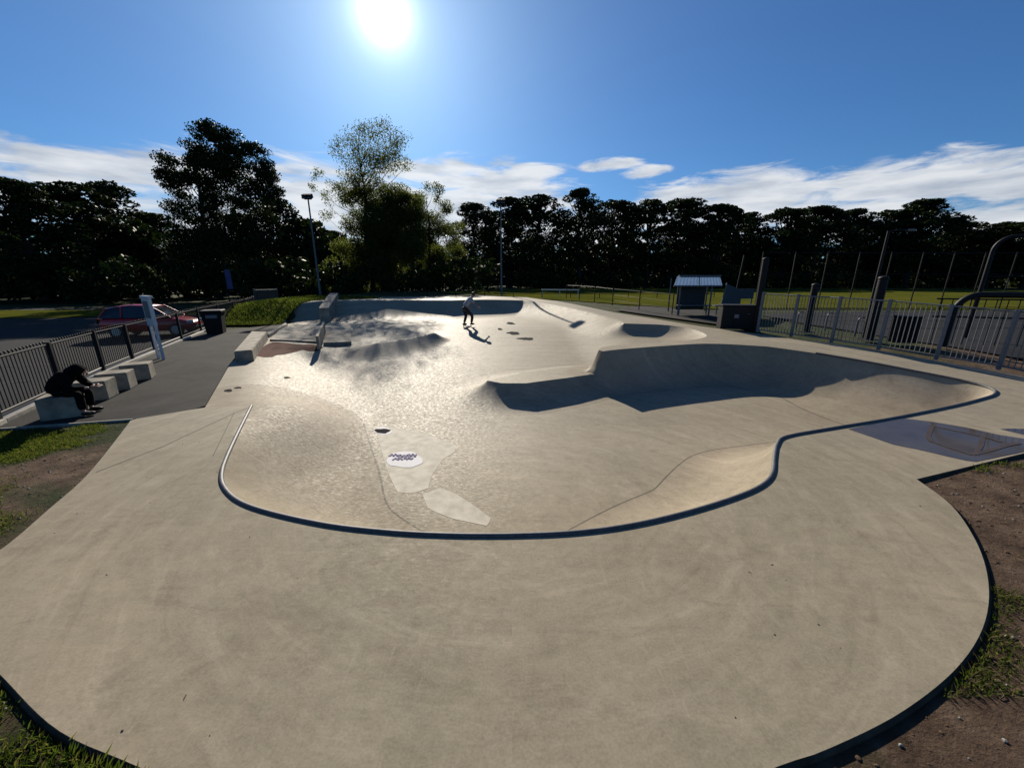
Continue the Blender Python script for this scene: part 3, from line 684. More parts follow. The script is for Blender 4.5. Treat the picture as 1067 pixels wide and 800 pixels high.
# court and playing field on the right
court = np.array([(14.3, 8.3), (30, 8.3), (44, 10), (44, 22), (24, 21.5), (15.4, 21), (12.6, 19.7), (12.75, 17), (13.6, 12)])
struct(drape('court', court, M_COURT, lambda X: T(X[:, 0], X[:, 1]) - .05, 0, .5))
field = np.array([(3.5, 29.5), (7, 25.3), (10.8, 22.6), (24, 22.6), (60, 22.5), (120, 26), (120, 66), (5, 64), (-8, 40)])
struct(drape('field', field, M_FIELD, lambda X: T(X[:, 0], X[:, 1]) - .04, 0, 2.0))
mnd = np.array([(-12.35, 20.6), (-12.55, 22.0), (-12.6, 23.3), (-11.9, 25.2), (-9, 27), (-12, 30), (-19.5, 29), (-17.6, 25.2), (-15.6, 20.4)])
struct(drape('grass_bank', mnd, M_FIELD, lambda X: T(X[:, 0], X[:, 1]) + .015, 0, .4))
pth2 = np.array([GT(640, 322.5), GT(700, 331), GT(760, 339), GT(790, 344), (12.4, 20.5), (7.8, 24.0)])
struct(drape('path', pth2, M_ASPH, lambda X: T(X[:, 0], X[:, 1]) - .012, 0, .4))

# ------------------------------------------------------------------ ledges and boxes in the park
def ledge(name, tops, z1, z0, mat, label, cat, bevel=.02):
    P = [G(px, py, z1) for px, py in tops]; n = len(P)
    bm = bmesh.new(); vs = [bm.verts.new((p[0], p[1], z1)) for p in P]
    f = bm.faces.new(vs); 
    if f.normal.z < 0 or f.calc_area() and (f.normal_update() or f.normal.z < 0): f.normal_flip()
    ex = bmesh.ops.extrude_face_region(bm, geom=[f])
    for v in [g for g in ex['geom'] if isinstance(g, bmesh.types.BMVert)]: v.co.z = z0
    bmesh.ops.recalc_face_normals(bm, faces=bm.faces)
    bmesh.ops.bevel(bm, geom=list(bm.edges), offset=bevel, segments=2, affect='EDGES')
    me = bpy.data.meshes.new(name); bm.to_mesh(me); bm.free(); me.materials.append(mat)
    o = bpy.data.objects.new(name, me); C.objects.link(o); tag(o, label, cat); return o
ledge('concrete_ledge', [(243.5,366),(262.5,364.5),(268,357),(274,350),(278,345.5),(262,345)], .34, -.05, M_BLOCK, 'long pale curved concrete ledge at the edge of the tarmac path', 'ledge')
ledge('kerb_ledge', [(277,347),(280,348.5),(300,337.5),(297,336)], .13, -.05, M_BLOCK, 'low kerb running from the curved ledge to the left bank', 'kerb')
def floor_box(name, tops, h, mat, label, cat):
    P = [hit(lambda a, b: gridz(a, b) + h, *p) for p in tops]
    z = [float(gridz(*p)) for p in P]; n = len(P)
    m = MB().prism([tuple(p) for p in P], [q - .15 for q in z], [q + h for q in z]) if sum(P[i][0] * P[(i + 1) % n][1] - P[(i + 1) % n][0] * P[i][1] for i in range(n)) > 0 else MB().prism([tuple(p) for p in P[::-1]], [q - .15 for q in z[::-1]], [q + h for q in z[::-1]])
    o = m.build(name, mat); bv = o.modifiers.new('bevel', 'BEVEL'); bv.width = .012; bv.segments = 2; tag(o, label, cat)
floor_box('manual_pad', [(281,353.5),(333,356),(339,340),(303,337.5),(291,343.5)], .08, M_BLOCK, 'low flat concrete pad behind the rust red paint', 'skate pad')
floor_box('grind_box', [(337,357),(366,356),(365,344),(340,345)], .13, M_BLOCK, 'square concrete grind box at the foot of the shaded bank', 'skate box')
def flat_bar():
    a, b = Vector((*G(334, 362, .0), 0)), Vector((*G(339.5, 340, .2), 0))
    d = b - a; m = MB(); m.box((a + b) / 2 + Vector((-.08, 0, .17)), (d.length, .09, .48), math.atan2(d.y, d.x), bev=.01)
    tag(m.build('grind_wall', M_BLOCK), 'thin upright grind wall standing between flat pad and grind box', 'skate ledge')
flat_bar()
def hubba():
    # block that runs up the bank
    a = Vector((*G(339, 336, .02), 0)); dirv = Vector((a.x * .02 - .05, 1, 0)).normalized(); perp = Vector((dirv.y, -dirv.x, 0)); w = .52
    L = 3.6; sec = [(0, .75), (0.0, .0), (L, .9), (L, 1.45)]
    vs = []
    for sgn in (-1, 1):
        for (t, z) in ((0, -.1), (0, .82), (.5, .92), (L, 1.5), (L, .2)): vs.append(a + dirv * t + perp * (sgn * w / 2) + Vector((0, 0, z)))
    m = MB(); m.add(vs, [(0, 1, 2, 3, 4), (9, 8, 7, 6, 5), (0, 5, 6, 1), (1, 6, 7, 2), (2, 7, 8, 3), (3, 8, 9, 4), (4, 9, 5, 0)])
    o = m.build('hubba_ledge', M_BLOCK); bv = o.modifiers.new('bevel', 'BEVEL'); bv.width = .015
    tag(o, 'tall concrete ledge block running up the shaded left bank', 'ledge')
hubba()

# cube seats
seat = thing('cube_seat', (0, 0, 0), 'pale concrete cube seat next to the hunched person', 'seat', group='concrete cube seats along the railings')
mbs = MB(); mbs.box((0, 0, .21), (.56, .5, .43), bev=.02); mbs.build('block', M_BLOCK, seat)
labs = ['concrete cube seat right beside the hunched person in black', 'middle concrete cube seat with a gap on both sides', 'concrete cube seat nearest the white two legged sign', 'concrete cube seat underneath the hunched person in black']
for i, (px, py) in enumerate([(91, 418.5), (114.5, 408), (138, 397), (57, 437.5)]):
    o = seat if i == 0 else copy_tree(seat); o['label'] = labs[i]; p = G(px, py)
    o.location = (p[0] - .05, p[1] + .25, 0); o.rotation_euler = (0, 0, R(24 + 3 * i))
    o.scale = (.95, .9, .92)

# ------------------------------------------------------------------ railings
def railing(A, B, h, z, label, bays, pick_gap, post_r, mat, group, ball=True, thick=.055, zB=None, pr=.009):
    A = Vector((*A, z)); B = Vector((*B, z if zB is None else zB)); d = B - A; root = thing('railing_fence', A, label, 'railings', math.atan2(d.y, d.x), group)
    Lh = math.hypot(d.x, d.y); sl = d.z / Lh
    for k in range(bays + 1):
        t = Lh * k / bays
        MB().box((t, 0, sl * t + h / 2), (thick, thick, h), bev=.004).build('post', mat, root)
    for k in range(bays):
        t0, t1 = Lh * k / bays + thick / 2, Lh * (k + 1) / bays - thick / 2
        m = MB()
        for zz in (h - .05, .1):
            m.tube([(t0, 0, zz + sl * t0), (t1, 0, zz + sl * t1)], .02, 6)
        n = max(2, int((t1 - t0) / pick_gap))
        for i in range(1, n):
            t = t0 + (t1 - t0) * i / n
            m.tube([(t, 0, .1 + sl * t), (t, 0, h - (0 if ball else .05) + sl * t)], pr, 5)
            if ball: m.ball((t, 0, h + .012 + sl * t), .021, 6, 4)
        m.build('bar_panel', mat, root, 60)
    return root
LF = ['black ball topped railings furthest left, behind the hunched person', 'black ball topped railings behind the cube seats', 'black ball topped railings behind the white sign', 'black ball topped railings between sign and bin in front of the red car', 'black railings beyond the bin climbing beside the grass bank', 'furthest black railings ending at the timber gate']
for i in range(len(FL) - 1):
    z0, z1 = .05, .05
    railing(FL[i], FL[i + 1], 1.05, z0, LF[i], 2 if i in (1, 2, 3) else (1 if i == 0 else 3), .105, .03, M_BLACK, 'black railings along the car park', thick=.075, zB=z1)
RF = [GT(1100, 398), GT(1040, 385), GT(975, 374.5), GT(915, 364.5), GT(866, 357), GT(824, 351), GT(789, 346)]
RL = ['grey railings at the far right edge before the goal recess', 'grey railings in front of the black goal arch', 'grey railings panel in front of the black slatted bin', 'grey railings panel crossed by the leaning black pole', 'grey railings panel between two tall black posts', 'furthest grey railings panel beside the black cabinet']
for i in range(len(RF) - 1):
    a, b = RF[i], RF[i + 1]
    railing(a, b, 1.45, float(T(*a)), RL[i], 1, .095, .03, M_GREY, 'grey railings between the skate park and the court', ball=False, thick=.075, zB=float(T(*b)), pr=.011)

# ------------------------------------------------------------------ court furniture
def court_fence():
    P = [(13.3, 21.4), (17.5, 21.5), (26, 21.8), (36, 22.2)]; Q = resample(np.array(P), 1.75)
    root = thing('court_fence', (*Q[0], float(T(*Q[0]))), 'tall thin dark mesh fence along the far side of the court', 'fence')
    o = Vector(root.location)
    tops = []
    for q in Q:
        z = float(T(*q)); b = Vector((*q, z)) - o
        MB().tube([b, b + Vector((0, 0, 3.05))], .032, 6).build('post', M_BLACK, root, 60); tops.append(b)
    for zz, r in ((3.0, .022), (1.9, .016), (1.1, .02), (.12, .016)):
        MB().tube([b + Vector((0, 0, zz)) for b in tops], r, 5).build('rail', M_BLACK, root, 60)
court_fence()
def tall_post(px, py0, py1, label, r=.11):
    x, y = GT(px, py0); z = float(T(x, y)); top = atY(px + (px - 533) * .03, py1, y)
    t = thing('fence_post', (x, y, z), label, 'post', 0, 'tall black posts of the court cage')
    MB().tube([(0, 0, 0), (0, 0, top.z - z)], r, 8).build('post_shaft', M_BLACK, t, 60)
    MB().box((0, 0, .012), (r * 3.4, r * 3.4, .024)).build('base_plate', M_BLACK, t)
    MB().ball((0, 0, top.z - z), r * 1.15, 8, 5, (1, 1, .5)).build('cap', M_BLACK, t, 60)
tall_post(840, 346, 297, 'thick black post behind the grey railings left of the leaning pole')
tall_post(786, 343.5, 270, 'thick black post beside the black cabinet at the railing end')
tall_post(905, 354, 290, 'thick black post standing against the lamp pole by the court', .13)
def arm_pole():
    x, y = GT(899, 352); z = float(T(x, y)); top = atY(924, 241, y + .1)
    t = thing('lamp_pole', (x, y, z), 'slim dark pole with a short arm beside the court', 'lamp post')
    h = top.z - z
    MB().tube([(0, 0, 0), (0, 0, h * .5), (0, 0, h)], [.055, .045, .036], 8).build('pole', M_BLACK, t, 60)
    MB().tube([(0, 0, h - .03), (.3, 0, h + .02), (.62, 0, h + .03)], .035, 6).build('arm', M_BLACK, t, 60)
    MB().box((.7, 0, h + .02), (.26, .11, .06), bev=.02).build('lamp_head', M_GREY, t)
arm_pole()
def arch(a, b, h, r, label, name, mat, rc):
    a = Vector(a); b = Vector(b); d = (b - a); L = d.length; u = d.normalized()
    t = thing(name, a, label, 'goal frame')
    pts = [Vector((0, 0, 0)), Vector((0, 0, h * .5)), Vector((0, 0, h - rc))]
    for k in range(1, 8):
        an = math.pi / 2 * k / 8; pts.append(u * (rc - rc * math.cos(an)) + Vector((0, 0, h - rc + rc * math.sin(an))))
    pts += [u * rc + Vector((0, 0, h)), u * (L - rc) + Vector((0, 0, h))]
    for k in range(1, 8):
        an = math.pi / 2 * k / 8; pts.append(u * (L - rc + rc * math.sin(an)) + Vector((0, 0, h - rc + rc * math.cos(an))))
    pts += [u * L + Vector((0, 0, h - rc)), u * L]
    MB().tube(pts, r, 10).build('arch_tube', mat, t, 60); return t, u, L
ax, ay = GT(1006, 352); az_ = float(T(ax, ay))
bx, by = ax + 4.4, ay - 1.6; hh = atY(1030, 246, ay - .2).z - az_
t, u, L = arch((ax, ay, az_), (bx, by, az_), hh, .055, 'tall dark hoop frame with a rounded corner above the goal', 'hoop_frame', M_BLACK, .45)
MB().tube([u * .02 + Vector((0, 0, hh * .62)), u * (L - .02) + Vector((0, 0, hh * .62))], .03, 6).build('crossbar', M_BLACK, t, 60)
for k in (1, 2): MB().tube([u * (L * k / 3) + Vector((0, 0, hh * .40)), u * (L * k / 3) + Vector((0, 0, hh))], .022, 6).build('upright', M_BLACK, t, 60)
gx_, gy_ = GT(983, 361); gz_ = float(T(gx_, gy_)); gh = atY(1010, 307, gy_).z - gz_
t2, u2, L2 = arch((gx_, gy_, gz_), (gx_ + 3.6, gy_ - 1.25, gz_), gh, .085, 'black round cornered goal arch behind the grey railings', 'goal_arch', M_BLACK, .5)
m = MB()
for k in range(1, 15): m.tube([u2 * (L2 * k / 15) + Vector((0, .7, 0)), u2 * (L2 * k / 15) + Vector((0, .7, gh - .15))], .012, 5)
m.tube([u2 * .1 + Vector((0, .7, gh - .15)), u2 * (L2 - .1) + Vector((0, .7, gh - .15))], .025, 6); m.tube([u2 * .1 + Vector((0, .7, gh * .55)), u2 * (L2 - .1) + Vector((0, .7, gh * .55))], .03, 6)
m.build('back_bars', M_BLACK, t2, 60)
# bike hoops and slatted bin
for i, (px, py, lab) in enumerate([(830, 350, 'small steel hook stand furthest along the court railings'), (862, 352, 'small steel hook stand between the two black posts'), (896, 358.5, 'small steel hook stand by the leaning pole'), (935, 361, 'small steel hook stand left of the slatted bin')]):
    x, y = GT(px, py - 3); y += .9; x += .6; z = float(T(x, y))
    o = thing('bike_stand', (x, y, z), lab, 'bike stand', 0, 'hook stands on the court'); pts = [(0, 0, 0), (0, 0, .55)] + [(.12 - .12 * math.cos(a), 0, .55 + .12 * math.sin(a)) for a in np.linspace(.3, 2.2, 7)]
    MB().tube(pts, .022, 8).build('hook_tube', M_GALV, o, 60)
x, y = GT(948, 364); y += 1.0; x += .7
o = thing('slatted_bin', (x, y, float(T(x, y))), 'black slatted litter bin on the court behind grey railings', 'bin', R(-15)); m = MB()
for k in range(5): m.box((-.24 + .12 * k, 0, .42), (.085, .42, .8), bev=.008)
m.build('slats', M_BLACK, o); MB().box((0, 0, .83), (.6, .46, .05), bev=.01).build('lid', M_BLACK, o); MB().box((0, 0, .4), (.5, .34, .74)).build('liner', M_DARKPANEL, o)

# ------------------------------------------------------------------ youth shelter, cabinet
def shelter():
    x, y = GT(706, 328.5); z = float(T(x, y))
    t = thing('youth_shelter', (x, y, z), 'open shelter with a blue grey corrugated roof and bench by the field', 'shelter', R(4)); t.scale = (1.18, 1, 1)
    for (a, b, h) in ((0, 0, 1.42), (1.35, 0, 1.42), (.35, 1.9, 1.78), (2.1, 1.9, 1.78)):
        MB().tube([(a, b, 0), (a, b, h)], .035, 8).build('post', M_GALV, t, 60)
    for (x0, x1) in ((-.42, .62), (.66, 1.62)):
        m = MB(); nn = 28; A = []; B = []
        for i in range(nn + 1):
            f = x0 + (x1 - x0) * i / nn; w = .007 * math.sin(i * 2 * math.pi / 4)
            A.append((f, -.3, 1.45 + w)); B.append((f + 1.15, 2.2, 1.87 + w))
        vs = A + B + [(p[0], p[1], p[2] - .012) for p in A + B]; n = nn + 1; fs = []
        for i in range(nn):
            fs += [(i, i + 1, n + i + 1, n + i), (2 * n + i, 3 * n + i, 3 * n + i + 1, 2 * n + i + 1), (i, 2 * n + i, 2 * n + i + 1, i + 1), (n + i, n + i + 1, 3 * n + i + 1, 3 * n + i)]
        m.add(vs, fs); m.build('roof_sheet', M_ROOF, t, 50)
    MB().tube([(-.42, -.28, 1.41), (1.62, -.28, 1.41)], .035, 6).build('eaves_rail', M_GALV, t, 60)
    MB().box((1.8, 2.17, 1.9), (2.0, .12, .06), bev=.01).build('ridge_cap', M_GALV, t)
    MB().box((.68, .42, .82), (1.25, .04, 1.15)).build('back_panel', M_DARKPANEL, t)
    MB().box((.72, .12, .47), (1.4, .36, .05), bev=.01).build('bench', M_GALV, t)
    m = MB(); vs = [(2.0, .3, .42), (2.95, .5, .42), (3.0, .5, 1.2), (2.15, .35, 1.5)]
    m.add([Vector(v) for v in vs] + [Vector(v) + Vector((0, .04, 0)) for v in vs], [(0, 1, 2, 3), (7, 6, 5, 4), (0, 4, 5, 1), (1, 5, 6, 2), (2, 6, 7, 3), (3, 7, 4, 0)]); m.build('side_panel', M_BLUEPANEL, t)
    MB().tube([(1.96, .28, .1), (2.14, .32, 1.55)], .03, 6).build('panel_strut', M_GALV, t, 60)
    MB().box((2.3, .12, .45), (1.5, .34, .05), bev=.01).build('bench', M_GALV, t)
    for a in (.1, 1.3, 1.75, 2.95): MB().tube([(a, .14, 0), (a, .14, .45)], .028, 6).build('bench_leg', M_GALV, t, 60)
    MB().box((3.35, .75, 1.0), (.62, .04, .5)).build('rear_panel', M_BLUEPANEL, t)
    MB().tube([(3.1, .78, 0), (3.1, .78, 1.2)], .03, 6).build('post', M_GALV, t, 60); MB().tube([(3.62, .78, 0), (3.62, .78, 1.2)], .03, 6).build('post', M_GALV, t, 60)
    MB().tube([(2.85, .9, 0), (3.05, .9, 2.9)], .03, 6).build('mast', M_BLACK, t, 60)
shelter()
x, y = GT(769, 343.2); t = thing('cabinet', (x, y + .3, float(T(x, y))), 'low black cabinet box at the end of the grey railings', 'cabinet', R(-12))
MB().box((0, 0, .44), (1.15, .55, .88), bev=.02).build('body', M_BLACK, t); MB().box((0, 0, .905), (1.22, .62, .05), bev=.01).build('lid', M_BLACK, t)
MB().box((-.05, -.28, .5), (.16, .012, .14)).build('notice_plate', M_GREY, t); MB().tube([(.3, -.29, .6), (.42, -.29, .6)], .012, 6).build('handle', M_GREY, t)

# wire fence at the field
def wire_fence(pxs, Y, h, label, step=2.4):
    P = [GT(*p) for p in pxs]; Q = resample(np.array(P), step); r = thing('wire_fence', (*Q[0], float(T(*Q[0]))), label, 'fence'); o = Vector(r.location); bs = []
    for q in Q:
        b = Vector((*q, float(T(*q)))) - o; bs.append(b); MB().tube([b, b + Vector((0, 0, h))], .028, 6).build('post', M_BLACK, r, 60)
    for zz in (h - .05, h * .62, h * .3): MB().tube([b + Vector((0, 0, zz)) for b in bs], .007, 4).build('wire', M_BLACK, r)
wire_fence([(590, 311), (640, 319), (700, 327.5)], 0, 1.05, 'thin post and wire fence along the field edge')
x, y = atY(575, 305, 34).xy; r_ = thing('white_rail', (x, y, float(T(x, y)) - .05), 'low white rail lying at the field edge beyond the bank', 'rail')
MB().tube([(-.9, 0, .62), (2.4, .3, .58)], .045, 8).build('rail_tube', M_WHITE, r_, 60)
for a in (-.8, .7, 2.3): MB().tube([(a, .1 + a * .05, 0), (a, .1 + a * .05, .6)], .03, 6).build('post', M_WHITE, r_, 60)
# low dark rail along the back of the park
bk = [GT(470, 311), GT(520, 310)]
tf = thing('back_railing', (-16, 31.5, .9), 'low dark railing behind the far bank under the trees', 'railings'); bs = []
for k in range(15):
    b = Vector((k * 2.3, math.sin(k) * .05, 0)); bs.append(b); MB().tube([b, b + Vector((0, 0, .55))], .03, 6).build('post', M_BLACK, tf, 60)
for zz in (.52, .28): MB().tube([b + Vector((0, 0, zz)) for b in bs], .018, 5).build('rail', M_BLACK, tf, 60)

# ------------------------------------------------------------------ floodlights
def floodlight(px, ptop, Y, label, heads, xb):
    top = atY(px, ptop, Y); base = atY(xb, 308, Y); z = float(T(base.x, Y)) - .1
    x = base.x; h = top.z - z
    t = thing('floodlight', (x, Y, z), label, 'floodlight', 0, 'floodlight columns behind the far bank')
    MB().tube([(0, 0, 0), (0, 0, h * .35), (0, 0, h)], [.1, .08, .055], 10).build('column', M_GALV, t, 60)
    MB().box((0, 0, .02), (.36, .36, .04)).build('base_plate', M_GALV, t)
    MB().tube([(-.3, 0, h - .12), (.3, 0, h - .12)], .035, 6).build('bracket', M_BLACK, t, 60)
    for s in heads:
        hd = MB().box((s, -.08, h + .08), (.36, .42, .32), rx=R(22), bev=.03).build('lamp_head', M_BLACK, t)
        MB().box((s, -.28, h - .03), (.3, .02, .24), rx=R(-50)).build('lens', M_GREY, hd)
floodlight(521.5, 211, 35, 'floodlight column standing alone right of the skater', (-.2, .2), 522.5)
floodlight(325, 206, 34, 'floodlight column standing left of the tall airy tree', (-.2, .2), 334)

# ------------------------------------------------------------------ litter bin, sign, gate, banner
x, y = G(220, 348); t = thing('litter_bin', (x, y + .35, 0), 'square black litter bin on the tarmac path beside the railings', 'bin', R(24)); m = MB()
a, b = .3, .37
m.add([(-a, -a, 0), (a, -a, 0), (a, a, 0), (-a, a, 0), (-b, -b, .9), (b, -b, .9), (b, b, .9), (-b, b, .9)], [(3, 2, 1, 0), (4, 5, 6, 7), (0, 1, 5, 4), (1, 2, 6, 5), (2, 3, 7, 6), (3, 0, 4, 7)]); m.build('body', M_BLACK, t)
MB().box((0, 0, .97), (.82, .82, .13), bev=.04).build('lid', M_BLACK, t); MB().box((0, -.365, .76), (.42, .03, .14)).build('slot', M_GREY, t)
x, y = G(168, 374); t = thing('notice_sign', (x, y, 0), 'narrow white notice sign on two legs at the tarmac path', 'sign', R(-30))
for s in (-.17, .17): MB().box((s, 0, .93), (.07, .07, 1.86), bev=.008).build('leg', M_WHITE, t)
MB().box((0, -.01, 1.42), (.5, .09, .82), bev=.012).build('panel', M_WHITE, t); MB().box((0, 0, 1.87), (.56, .14, .07), bev=.01).build('cap', M_WHITE, t)
MB().box((0, -.058, 1.5), (.36, .008, .5)).build('notice_sheet', M_GALV, t)
t = thing('timber_gate', (*G(283, 322)[:2], .1), 'pale topped timber gate panel at the end of the black railings', 'gate', R(60))
t.location = (-17.6, 28.2, .5)
for s in (-.75, .75): MB().box((s, 0, .55), (.13, .13, 1.25), bev=.01).build('post', M_WOOD, t)
m = MB()
for k in range(9): m.box((-.62 + .155 * k, 0, .55), (.12, .04, 1.0))
m.build('board_panel', M_WOOD, t); MB().box((0, 0, 1.1), (1.6, .22, .07), bev=.01).build('top_rail', M_KERB, t)
p = atY(235, 292, 40); t = thing('banner_sign', (p.x, 40, .0), 'narrow purple banner post among the dark left trees', 'banner')
MB().tube([(0, 0, 0), (0, 0, 3.3)], .05, 8).build('pole', M_BLACK, t, 60); MB().box((.32, 0, 2.3), (.6, .02, 1.9)).build('flag', M_PURP, t)

# ------------------------------------------------------------------ car
def make_car():
    f0 = np.array(G(97, 353, -.3)); f1 = np.array(G(207, 349, -.3)); d = f1 - f0; ang = math.atan2(d[1], d[0]); L = 4.15; t_s = .92
    mid = (f0 + f1) / 2; n = np.array((-d[1], d[0])) / np.linalg.norm(d)
    loc = mid + n * .85
    t = thing('parked_car', (loc[0], loc[1], float(land(np.array([loc]))[0]) + .03), 'dark red hatchback car parked beyond the railings', 'car', ang); t.scale = (.9, .95, 1.0)
    hl = L / 2
    # stations: x, half width, z sill, z belt
    st = [(-2.07, .58, .42, .80), (-1.98, .78, .30, .92), (-1.7, .85, .24, .96), (-1.0, .88, .22, .96), (0, .89, .22, .94), (.8, .88, .22, .92), (1.3, .86, .24, .86), (1.75, .80, .27, .76), (1.98, .70, .32, .66), (2.07, .5, .4, .56)]
    vs = []; fs = []; k = 10
    for (x, w, z0, z1) in st:
        for (yy, zz) in ((-.55, 0), (-.92, .06), (-1, .35), (-1, .7), (-.9, .95), (-.62, 1.02)): vs.append((x, w * yy, z0 + (z1 - z0) * zz))
        for (yy, zz) in ((.62, 1.02), (.9, .95), (1, .7), (1, .35), (.92, .06), (.55, 0)): vs.append((x, w * yy, z0 + (z1 - z0) * zz))
    m_ = 12
    for i in range(len(st) - 1):
        for j in range(m_): fs.append((i * m_ + j, (i + 1) * m_ + j, (i + 1) * m_ + (j + 1) % m_, i * m_ + (j + 1) % m_))
    fs += [tuple(range(m_)), tuple((len(st) - 1) * m_ + j for j in range(m_))[::-1]]
    b = MB().add(vs, fs).build('body', M_RED, t, 50); sb = b.modifiers.new('sub', 'SUBSURF'); sb.levels = 1; sb.render_levels = 1
    # greenhouse
    g = [(-1.95, .72, .94), (-1.55, .62, 1.36), (-.6, .62, 1.47), (.25, .61, 1.42), (1.15, .74, .90)]
    vs = []; fs = []
    for i, (x, w, z) in enumerate(g): vs += [(x, -w, z), (x, w, z)]
    lo = [(-1.9, -.82, .93), (-1.9, .82, .93), (1.15, -.82, .88), (1.15, .82, .88)]
    vs += lo
    MB().add(vs, [(2, 3, 1, 0), (4, 5, 3, 2), (6, 7, 5, 4), (8, 9, 7, 6), (0, 10, 12, 8, 6, 4, 2), (1, 3, 5, 7, 9, 13, 11), (0, 1, 11, 10), (8, 12, 13, 9)]).build('cabin_glass', M_GLASS, t)
    rf = [(-1.62, .6, 1.365), (-1.2, .615, 1.44), (-.6, .62, 1.485), (0, .61, 1.465), (.35, .6, 1.41)]
    vs = []; 
    for (x, w, z) in rf: vs += [(x, -w, z - .03), (x, -w * .9, z + .01), (x, 0, z + .03), (x, w * .9, z + .01), (x, w, z - .03)]
    fs = [(i * 5 + j, (i + 1) * 5 + j, (i + 1) * 5 + j + 1, i * 5 + j + 1) for i in range(4) for j in range(4)]
    r = MB().add(vs, fs).build('roof', M_RED, t, 60); so = r.modifiers.new('solid', 'SOLIDIFY'); so.thickness = .04
    for s in (-1, 1):
        for pts in ([(1.13, .78, .9), (.3, .625, 1.43)], [(.15, .83, .93), (.0, .635, 1.44)], [(-.95, .84, .94), (-.95, .64, 1.45)], [(-1.9, .8, .95), (-1.58, .63, 1.38)]):
            MB().tube([(p[0], s * p[1], p[2]) for p in pts], .035, 6).build('pillar', M_RED, t, 60)
        MB().ball((.95, s * .98, .98), .11, 8, 6, (.7, 1, .7)).build('mirror', M_RED, t, 60)
        MB().box((1.86, s * .56, .67), (.3, .3, .15), rz=s * R(-28), bev=.05).build('headlight', M_LAMPGL, t)
        MB().box((-2.0, s * .66, .8), (.08, .2, .24), bev=.03).build('tail_light', M_RUST, t)
        MB().box((-.3, s * .905, .72), (.16, .02, .03), bev=.006).build('door_handle', M_RED, t)
        for wx in (-1.28, 1.3):
            w = MB().tube([(wx, s * .70, .31), (wx, s * .89, .31)], .31, 22).build('wheel', M_TYRE, t, 40)
            rm = MB().tube([(wx, s * .885, .31), (wx, s * .905, .31)], .2, 18).build('rim', M_RIM, w, 40)
    MB().box((2.06, 0, .36), (.06, 1.0, .14), bev=.02).build('grille', M_BLACK, t)
    MB().box((2.1, 0, .42), (.012, .5, .11)).build('number_plate', M_WHITE, t)
make_car()

# ------------------------------------------------------------------ people
def skin_mesh(name, chains, mat, parent, sub=2, extra=None):
    """chains: list of (points, radii[, (index of chain, index of vertex) to root at])"""
    V = []; E = []; Rr = []; idx = []
    for ch in chains:
        pts, rad = ch[0], ch[1]; ids = []
        for k, (p, r) in enumerate(zip(pts, rad)):
            if k == 0 and len(ch) > 2: ids.append(idx[ch[2][0]][ch[2][1]]); continue
            ids.append(len(V)); V.append(p); Rr.append(r if isinstance(r, tuple) else (r, r))
        E += [(ids[i], ids[i + 1]) for i in range(len(ids) - 1)]; idx.append(ids)
    me = bpy.data.meshes.new(name); me.from_pydata(V, E, []); o = bpy.data.objects.new(name, me); C.objects.link(o)
    sk = o.modifiers.new('skin', 'SKIN'); sk.use_smooth_shade = True
    for i, r in enumerate(Rr): me.skin_vertices[0].data[i].radius = r
    me.skin_vertices[0].data[0].use_root = True
    ss = o.modifiers.new('sub', 'SUBSURF'); ss.levels = sub; ss.render_levels = sub
    dg = bpy.context.evaluated_depsgraph_get(); ev = o.evaluated_get(dg); nm = bpy.data.meshes.new_from_object(ev)
    bpy.data.objects.remove(o); bpy.data.meshes.remove(me)
    if extra is not None:
        bm = bmesh.new(); bm.from_mesh(nm); em = bpy.data.meshes.new('x'); em.from_pydata(extra.v, [], extra.f); bm.from_mesh(em); bm.to_mesh(nm); bm.free()
        bpy.data.meshes.remove(em)
    nm.materials.clear(); nm.materials.append(mat)
    nm.polygons.foreach_set('use_smooth', [True] * len(nm.polygons))
    o = bpy.data.objects.new(name, nm); C.objects.link(o); o.parent = parent; return o
def hand(mb, wrist, d, nrm):
    wrist = Vector(wrist); d = Vector(d).normalized(); nrm = Vector(nrm); side = d.cross(nrm).normalized(); nrm = side.cross(d).normalized()
    mb.tube([wrist - d * .01, wrist + d * .03, wrist + d * .085], [.026, .036, .037], 8)
    for k, (s, l) in enumerate(((-.03, .068), (-.01, .08), (.01, .075), (.028, .06))):
        b = wrist + d * .08 + side * s
        mb.tube([b, b + d * l * .45 - nrm * .008, b + d * l * .8 - nrm * .025, b + d * l - nrm * .045], [.0095, .009, .008, .006], 6)
    b = wrist + d * .03 - side * .03
    mb.tube([b, b + d * .03 - side * .03 - nrm * .01, b + d * .06 - side * .035 - nrm * .025], [.012, .0105, .008], 6)
def head(mb, c, f, up):
    """face geometry: nose, ears, eyes are small raised shapes on the skinned head"""
    c = Vector(c); f = Vector(f).normalized(); up = Vector(up).normalized(); s = f.cross(up).normalized(); up = s.cross(f)
    mb.tube([c + f * .085 + up * .02, c + f * .118 - up * .025, c + f * .09 - up * .035], [.009, .016, .012], 6)
    for k in (-1, 1):
        mb.ball(c + f * .088 + s * k * .033 + up * .012, .013, 8, 6); mb.ball(c + s * k * .08 - up * .005, .024, 8, 6, (.6, .6, 1))
    mb.tube([c + f * .088 - up * .068 + s * .022, c + f * .095 - up * .066, c + f * .088 - up * .068 - s * .022], [.005, .009, .005], 6)

